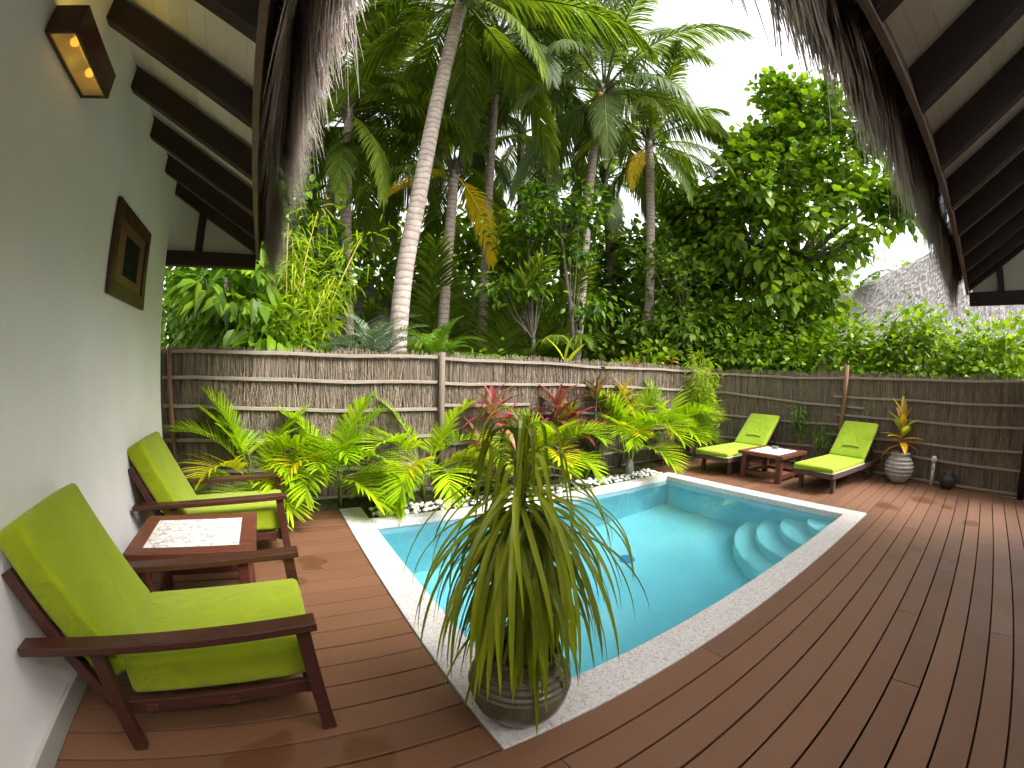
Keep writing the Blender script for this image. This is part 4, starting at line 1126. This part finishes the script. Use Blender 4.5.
coconut('far coconut palm behind the slender left palm', [(1.2, 13.2, -.1), (1.4, 13.2, 5), (1.8, 13.1, 9.6)], .15, .12, M['trunk_dark'], 'coco', 20, .95, 9)
coconut('far coconut palm at the back between the two pale right trunks', [(10.4, 10.6, -.1), (10.3, 10.6, 5), (10.0, 10.5, 8.6)], .15, .12, M['trunk_dark'], 'coco', 18, .9, 10)
coconut('tall coconut palm whose crown hangs in from the top of the view', [(4.6, 8.9, -.1), (4.5, 8.6, 5), (4.4, 8.2, 10.4)], .11, .09, M['trunk_dark'], 'coco_grey', 20, .95, 12)
# young trunkless palms in the understorey
def young(label, loc, n, s, seed, mk='coco', el=(78, 62, 50, 36)):
    rd = random.Random(seed); root = thing('young_palm', label, 'palm', loc, 0, 'young palms beyond the fence')
    g = G(); g.tube([(0, 0, -.1), (0, 0, .5)], [.14, .10], 10); link('trunk', g, M['bark'], root, True)
    for i in range(n):
        az = i * 2.39996 + rd.uniform(-.3, .3); me = FM[mk][min(3, int(4 * i / n))][rd.randrange(2)]
        o = bpy.data.objects.new('frond', me); COL.objects.link(o); o.parent = root; o.location = (0, 0, .45); k_ = s * rd.uniform(.85, 1.1); o.scale = (k_, k_, k_); o.rotation_euler = (rd.uniform(-.15, .15), rd.uniform(-.1, .1), az)
    return root
young('young palm with arching dark fronds behind the middle of the fence', (4.7, 9.0, -.1), 16, 1.05, 1)
young('big young palm spreading dark fronds behind the shorter palm trunk', (3.9, 10.2, -.1), 16, 1.2, 11)
young('young palm with fronds crossing the tall pale trunk', (5.9, 9.0, -.1), 15, .95, 12)
young('big young palm far behind the tall pale trunk', (7.6, 10.4, -.1), 16, 1.2, 13)
young('young palm with arching fronds left of the pale leaning trunk', (1.9, 10.8, -.1), 12, .8, 2)
young('young palm with dark fronds below the tall grey green crown', (6.9, 9.6, -.1), 13, .9, 3)
young('young palm low behind the shrubs left of the slender trunk', (.2, 9.0, -.1), 12, .8, 4)

# ------------------------------------------------------------------ broadleaf trees, hedge and shrubs
tree('leafy_tree', 'large leafy green tree with upright crown behind the right fence', 'tree', (10.9, 4.4, -.1),
     [(10.9, 4.4, -.1), (10.95, 4.45, 2), (11.0, 4.35, 4.5), (11.1, 4.2, 7.0), (11.2, 4.1, 9.0)], .16,
     [((10.6, 5.3, 3.4), (1.5, 2.2, 1.5), 60), ((10.8, 4.7, 5.5), (1.7, 2.8, 1.8), 92), ((11.0, 4.4, 7.1), (1.5, 2.3, 1.3), 54), ((10.2, 7.0, 4.2), (.8, .9, .9), 22), ((10.0, 7.2, 6.4), (.6, .6, .6), 12), ((11.2, 4.45, 9.0), (.36, .28, 1.35), 18), ((11.3, 3.80, 8.9), (.36, .26, 1.35), 16), ((11.3, 3.0, 8.4), (.4, .40, 1.0), 14), ((11.0, 5.6, 8.0), (.5, .6, 1.0), 18), ((11.4, 2.2, 7.8), (.5, .6, .9), 16), ((11.5, 1.6, 6.0), (.6, .7, .9), 20), ((10.6, 6.9, 5.6), (.8, .7, 1.0), 22)],
     36, .22, .25, .19, M['broad'], M['bark'], None, .22, .35, .15)
tree('slim_tree', 'slim tree with layered bright leaves left of the tall grey green palm', 'tree', (5.65, 7.02, -.1),
     [(5.80, 6.9, -.1), (5.69, 6.98, 2.6), (5.5, 7.12, 4.4), (5.46, 7.16, 5.0)], .055,
     [((5.5, 7.2, 5.1), (.85, .9, .4), 26), ((6.0, 7.3, 4.2), (.5, .6, .25), 10), ((6.0, 7.1, 3.0), (.6, .6, .2), 9)], 26, .20, .17, .10, M['broad'], M['bark'], None, .6)
tree('slim_tree', 'thin pale stemmed tree standing behind the leaf sprout on the fence', 'tree', (5.1, 7.4, -.1),
     [(5.1, 7.4, -.1), (5.05, 7.45, 2.2), (4.93, 7.55, 4.4)], .06,
     [((4.9, 7.6, 4.6), (.7, .8, .35), 18), ((4.6, 7.6, 3.3), (.5, .6, .25), 8)], 26, .2, .17, .09, M['broad'], M['bark'], None, .6)
tree('forked_tree', 'dark shrubby tree with a bare forked branch left of the leafy tree', 'tree', (8.7, 6.2, -.1),
     [(8.7, 6.2, -.1), (8.72, 6.2, 1.5), (8.6, 6.3, 2.9), (8.7, 6.25, 3.6)], .07,
     [((8.3, 6.5, 2.5), (.9, .9, .7), 40), ((9.2, 6.3, 2.6), (.8, .8, .8), 30), ((8.8, 6.8, 4.0), (1.0, 1.0, .8), 30)], 28, .22, .18, .11, M['broad_dark'], M['bark'], None, .5)
hg = 'hedge bushes behind the right fence'
for i, (lab, c, r, n, mk) in enumerate((
    ('bushy green hedge shrub nearest the fence corner with an arching top', (8.95, 4.9, 1.5), (.8, 1.3, 1.15), 95, 'broad'),
    ('fresh green hedge shrub below the big leafy tree', (9.35, 3.0, 1.4), (.8, 1.3, 1.05), 95, 'broad_lime'),
    ('bright leafy hedge shrub in front of the grey thatched hut roof', (9.5, 1.2, 1.45), (.8, 1.2, 1.2), 105, 'broad'),
    ('rounded hedge shrub under the end of the right pavilion roof', (9.5, -.6, 1.3), (.8, 1.2, 1.1), 90, 'broad_lime'))):
    tree('hedge_shrub', lab, 'shrub', (c[0], c[1], -.1), [(c[0], c[1], -.1), (c[0], c[1], 1), (c[0], c[1], c[2] + r[2] * .5)], .06, [(c, r, n), ((c[0] + .3, c[1], c[2] + r[2]), (.4, .8, .3), 12)], 30, .20, .17, .105, M[mk], M['bark'], hg, .3)
# left: glossy shrub, bamboo, cycads
tree('glossy_shrub', 'shrub with big glossy drooping leaves on a dark stem below the tie beam', 'shrub', (-.62, 6.2, -.1), [(-.62, 6.2, -.1), (-.61, 6.2, 1.5), (-.66, 6.2, 2.7)], .05,
     [((-.62, 6.15, 2.65), (.42, .40, .45), 20), ((-.15, 6.2, 2.0), (.35, .35, .35), 10)], 12, .16, .36, .13, M['broad'], M['bark'], None, .5, .9)
tree('glossy_shrub', 'low shrub with wide glossy leaves at the fence top left of the bamboo', 'shrub', (.0, 6.1, -.1), [(.0, 6.1, -.1), (.0, 6.1, 1.0), (.0, 6.1, 1.7)], .04,
     [((.05, 6.0, 1.85), (.40, .35, .35), 16)], 12, .16, .32, .14, M['broad_lime'], M['bark'], None, .5, .8)
tree('leafy_tree', 'leafy green tree behind the glossy shrub at the end of the white wall', 'tree', (-.9, 8.2, -.1), [(-.9, 8.2, -.1), (-.9, 8.2, 2), (-.7, 8.2, 4.5)], .09,
     [((-.7, 8.0, 2.6), (1.3, 1.1, 1.1), 80), ((-.5, 8.2, 4.4), (1.3, 1.1, 1.3), 60), ((.6, 8.1, 3.2), (.9, .8, 1.0), 40)], 26, .25, .19, .10, M['broad'], M['bark'], None, .5)
root = thing('bamboo_clump', 'yellow green bamboo clump arching above the fence left of the palms', 'bamboo', (.28, 6.25, 0))
g = G(); Cc = []; rd = random.Random(8)
for i in range(10):
    a = rd.uniform(0, 6.28); r = rd.uniform(.03, .22); x, y = r * cos(a), r * sin(a); hgt = rd.uniform(2.2, 3.9)
    lean = (rd.uniform(-.25, .75), rd.uniform(-.3, .3))
    q = (x + lean[0], y + lean[1], hgt); md = (x + lean[0] * .3, y + lean[1] * .3, hgt * .6)
    g.tube([(x, y, -.1), md, q], [.014, .012, .005], 6)
    for k_ in range(16):
        s = k_ / 15; z = hgt * (.35 + .65 * s); Cc.append((x + lean[0] * s ** 1.6 + rd.uniform(-.2, .2), y + lean[1] * s ** 1.6 + rd.uniform(-.2, .2), z))
link('cane', g, M['yellow_cane'], root, True)
g = G(); g.arr(*cloud(np.array(Cc), 15, .13, .21, .024, None, .45)); link('foliage', g, M['bamboo'], root)
def cycad(label, loc, n, L, mat, seed, group='cycads behind the fence'):
    rd = random.Random(seed); root = thing('cycad', label, 'cycad', loc, 0, group)
    g = G(); g.tube([(0, 0, -1.3), (0, 0, .05)], .10, 10); link('trunk', g, M['bark'], root, True)
    for i in range(n):
        g = G(); az = i * 2.39996 + rd.uniform(-.2, .2); q = i / n
        frond(g, L * rd.uniform(.85, 1.1), 82 - 62 * q, rd.uniform(55, 90), 40, L * .20, .014, .15, .12, .35, 68, 40, .010, az, (0, 0, 0), rd.uniform(-10, 10), .06, rd)
        link('frond', g, mat, root)
    return root
cycad('blue green cycad whose stiff fronds show over the fence left of the leaning trunk', (1.45, 6.05, 1.62), 16, .95, M['cycad'], 1)
cycad('deep green cycad showing over the fence right of the leaning trunk', (2.25, 5.75, 1.62), 16, .80, M['fern'], 2)
cycad('small blue green cycad half hidden by the bamboo behind the fence', (1.05, 6.2, 1.5), 12, .75, M['cycad'], 3)
rosette('leaf_sprout', 'two long yellow green leaves sprouting above the middle of the fence', 'plant', (4.2, 5.3, 0), M['bamboo'], [(0, 0, 1.72)], .55, .10, 4, 12, True, None, 78, 25, (10, 40))
rosette('cordyline', 'dark red cordyline standing behind the fence below the forked branch', 'cordyline', (7.6, 5.9, 0), M['cordy'], [(0, 0, 1.75), (.25, .1, 1.6)], .5, .07, 16, 14, True, None)
rosette('cordyline', 'small dark red cordyline behind the fence above the croton', 'cordyline', (6.2, 5.7, 0), M['cordy'], [(0, 0, 1.6)], .42, .06, 14, 15, True, None)
# shrubs and trees that fill the ground behind the fence
us = 'undergrowth bushes behind the back fence'
for lab, c, r, n, mk in (
    ('green bush just over the fence right of the fence post', (3.9, 7.0, 1.15), (.9, .6, .6), 30, 'broad'),
    ('dark bush between the tall pale palm and the forked tree', (7.6, 7.6, 1.5), (.9, .8, 1.0), 40, 'broad_dark'),
    ('fresh bush over the fence left of the corner', (7.3, 6.2, 1.3), (.7, .5, .8), 34, 'broad_lime')):
    tree('bush', lab, 'bush', (c[0], c[1], -.1), [(c[0], c[1], -.1), (c[0], c[1], .8), (c[0], c[1], c[2])], .05, [(c, r, n)], 28, .24, .19, .11, M[mk], M['bark'], us, .3)
for i, (lab, c, r, n, mk) in enumerate((
    ('broad tree far behind the left palms', (-.5, 14.5, 5.0), (2.6, 1.6, 3.4), 110, 'broad'),
    ('green tree far behind the leaning trunk', (3.2, 15.5, 4.8), (2.4, 1.5, 3.2), 110, 'broad'),
    ('fresh green tree far behind the shorter palm', (6.4, 14.2, 4.6), (2.3, 1.5, 3.0), 100, 'broad_lime'),
    ('green tree far behind the tall grey green palm', (9.6, 12.4, 4.6), (2.3, 1.7, 3.2), 120, 'broad'),
    ('dark tree far behind the forked tree', (12.2, 9.2, 4.4), (2.0, 2.0, 3.0), 110, 'broad_dark'))):
    tree('background_tree', lab, 'tree', (c[0], c[1], -.1), [(c[0], c[1], -.1), (c[0], c[1], 2.5), (c[0], c[1], c[2] + 1)], .14, [(c, r, n), ((c[0], c[1], 1.3), (r[0] * 1.1, r[1], 1.2), 45)], 34, .40, .36, .22, M[mk], M['bark'], None, .35)
coconut('small distant palm with orange tinged fronds left of the hut roof', [(15.2, 4.2, -.1), (15.2, 4.2, 2.0), (15.2, 4.2, 4.0)], .12, .1, M['trunk_dark'], 'coco', 14, .62, 31, 1, ((2.6, 1, .45), (-2.9, 1, .4)))
# the far wood closes the view at ground level
g = G(); C = []
for a in np.linspace(-1.05, 1.75, 1100):
    d = rng.uniform(19, 24); C.append((d * sin(a), d * cos(a), abs(rng.normal(0, 2.6)) + .2))
V, F = cloud(np.array(C), 26, .8, .55, .36, None, .3); g.arr(V, F)
struct(link('far_woodland', g, M['broad']), 'stuff')

# ------------------------------------------------------------------ thatched huts
def hut(label, x0, x1, y0, y1, ze, ridge, seed, n, wall_in=.7):
    cx, cy = (x0 + x1) / 2, (y0 + y1) / 2
    root = thing('thatched_hut', label, 'hut', (cx, cy, 0)); rd = random.Random(seed)
    (rx0, ry0), (rx1, ry1), rz = ridge
    E = [Vector((x0, y0, ze)), Vector((x1, y0, ze)), Vector((x1, y1, ze)), Vector((x0, y1, ze))]; A = Vector((rx0, ry0, rz)); Bv = Vector((rx1, ry1, rz))
    # ridge runs along y: A at low y, B at high y
    faces = [(E[0], E[1], A, A), (E[1], E[2], Bv, A), (E[2], E[3], Bv, Bv), (E[3], E[0], A, Bv)]
    g = G()
    g.add([*E, A, Bv, *[e - Vector((0, 0, .25)) for e in E]], [(0, 1, 4), (1, 2, 5, 4), (2, 3, 5), (3, 0, 4, 5), (0, 6, 7, 1), (1, 7, 8, 2), (2, 8, 9, 3), (3, 9, 6, 0), (9, 8, 7, 6)])
    roof = link('roof', rel(g, root), M['hut_core'], root)
    g = G()
    for a, b_, c, d in faces:
        nn = (b_ - a).cross(d - a).normalized()
        if nn.z < 0: nn = -nn
        dn = ((a + b_) / 2 - (c + d) / 2).normalized()
        for i in range(n):
            u, v = rd.random(), rd.random() ** .8
            p = a.lerp(b_, u).lerp(d.lerp(c, u), 1 - v)
            L = rd.uniform(.12, .30); w_ = rd.uniform(.008, .018); k_ = (b_ - a).normalized()
            dd = (dn + k_ * rd.uniform(-.25, .25)).normalized(); o_ = nn * rd.uniform(.01, .06)
            q = p + dd * L
            g.add([p + o_ - k_ * w_, p + o_ + k_ * w_, q + o_ * 1.6 + k_ * w_ * .5, q + o_ * 1.6 - k_ * w_ * .5], [(0, 1, 2, 3)])
    link('thatch', rel(g, root), M['thatch_grey'], root)
    g = G(); g.box(x0 + wall_in, x1 - wall_in, y0 + wall_in, y1 - wall_in, -.16, ze - .1); link('wall', rel(g, root), M['roof_board'], root)
    return root
hut('grey thatched hut roof rising behind the right hedge', 13.0, 21.0, -7.5, 8.0, 2.55, ((17, -2.2), (17, .4), 6.25), 1, 6500)
hut('small thatched hut far off between the palm trunks', .9, 5.5, 13.4, 18.0, 2.6, ((3.2, 15.5), (3.2, 15.9), 4.75), 2, 500)
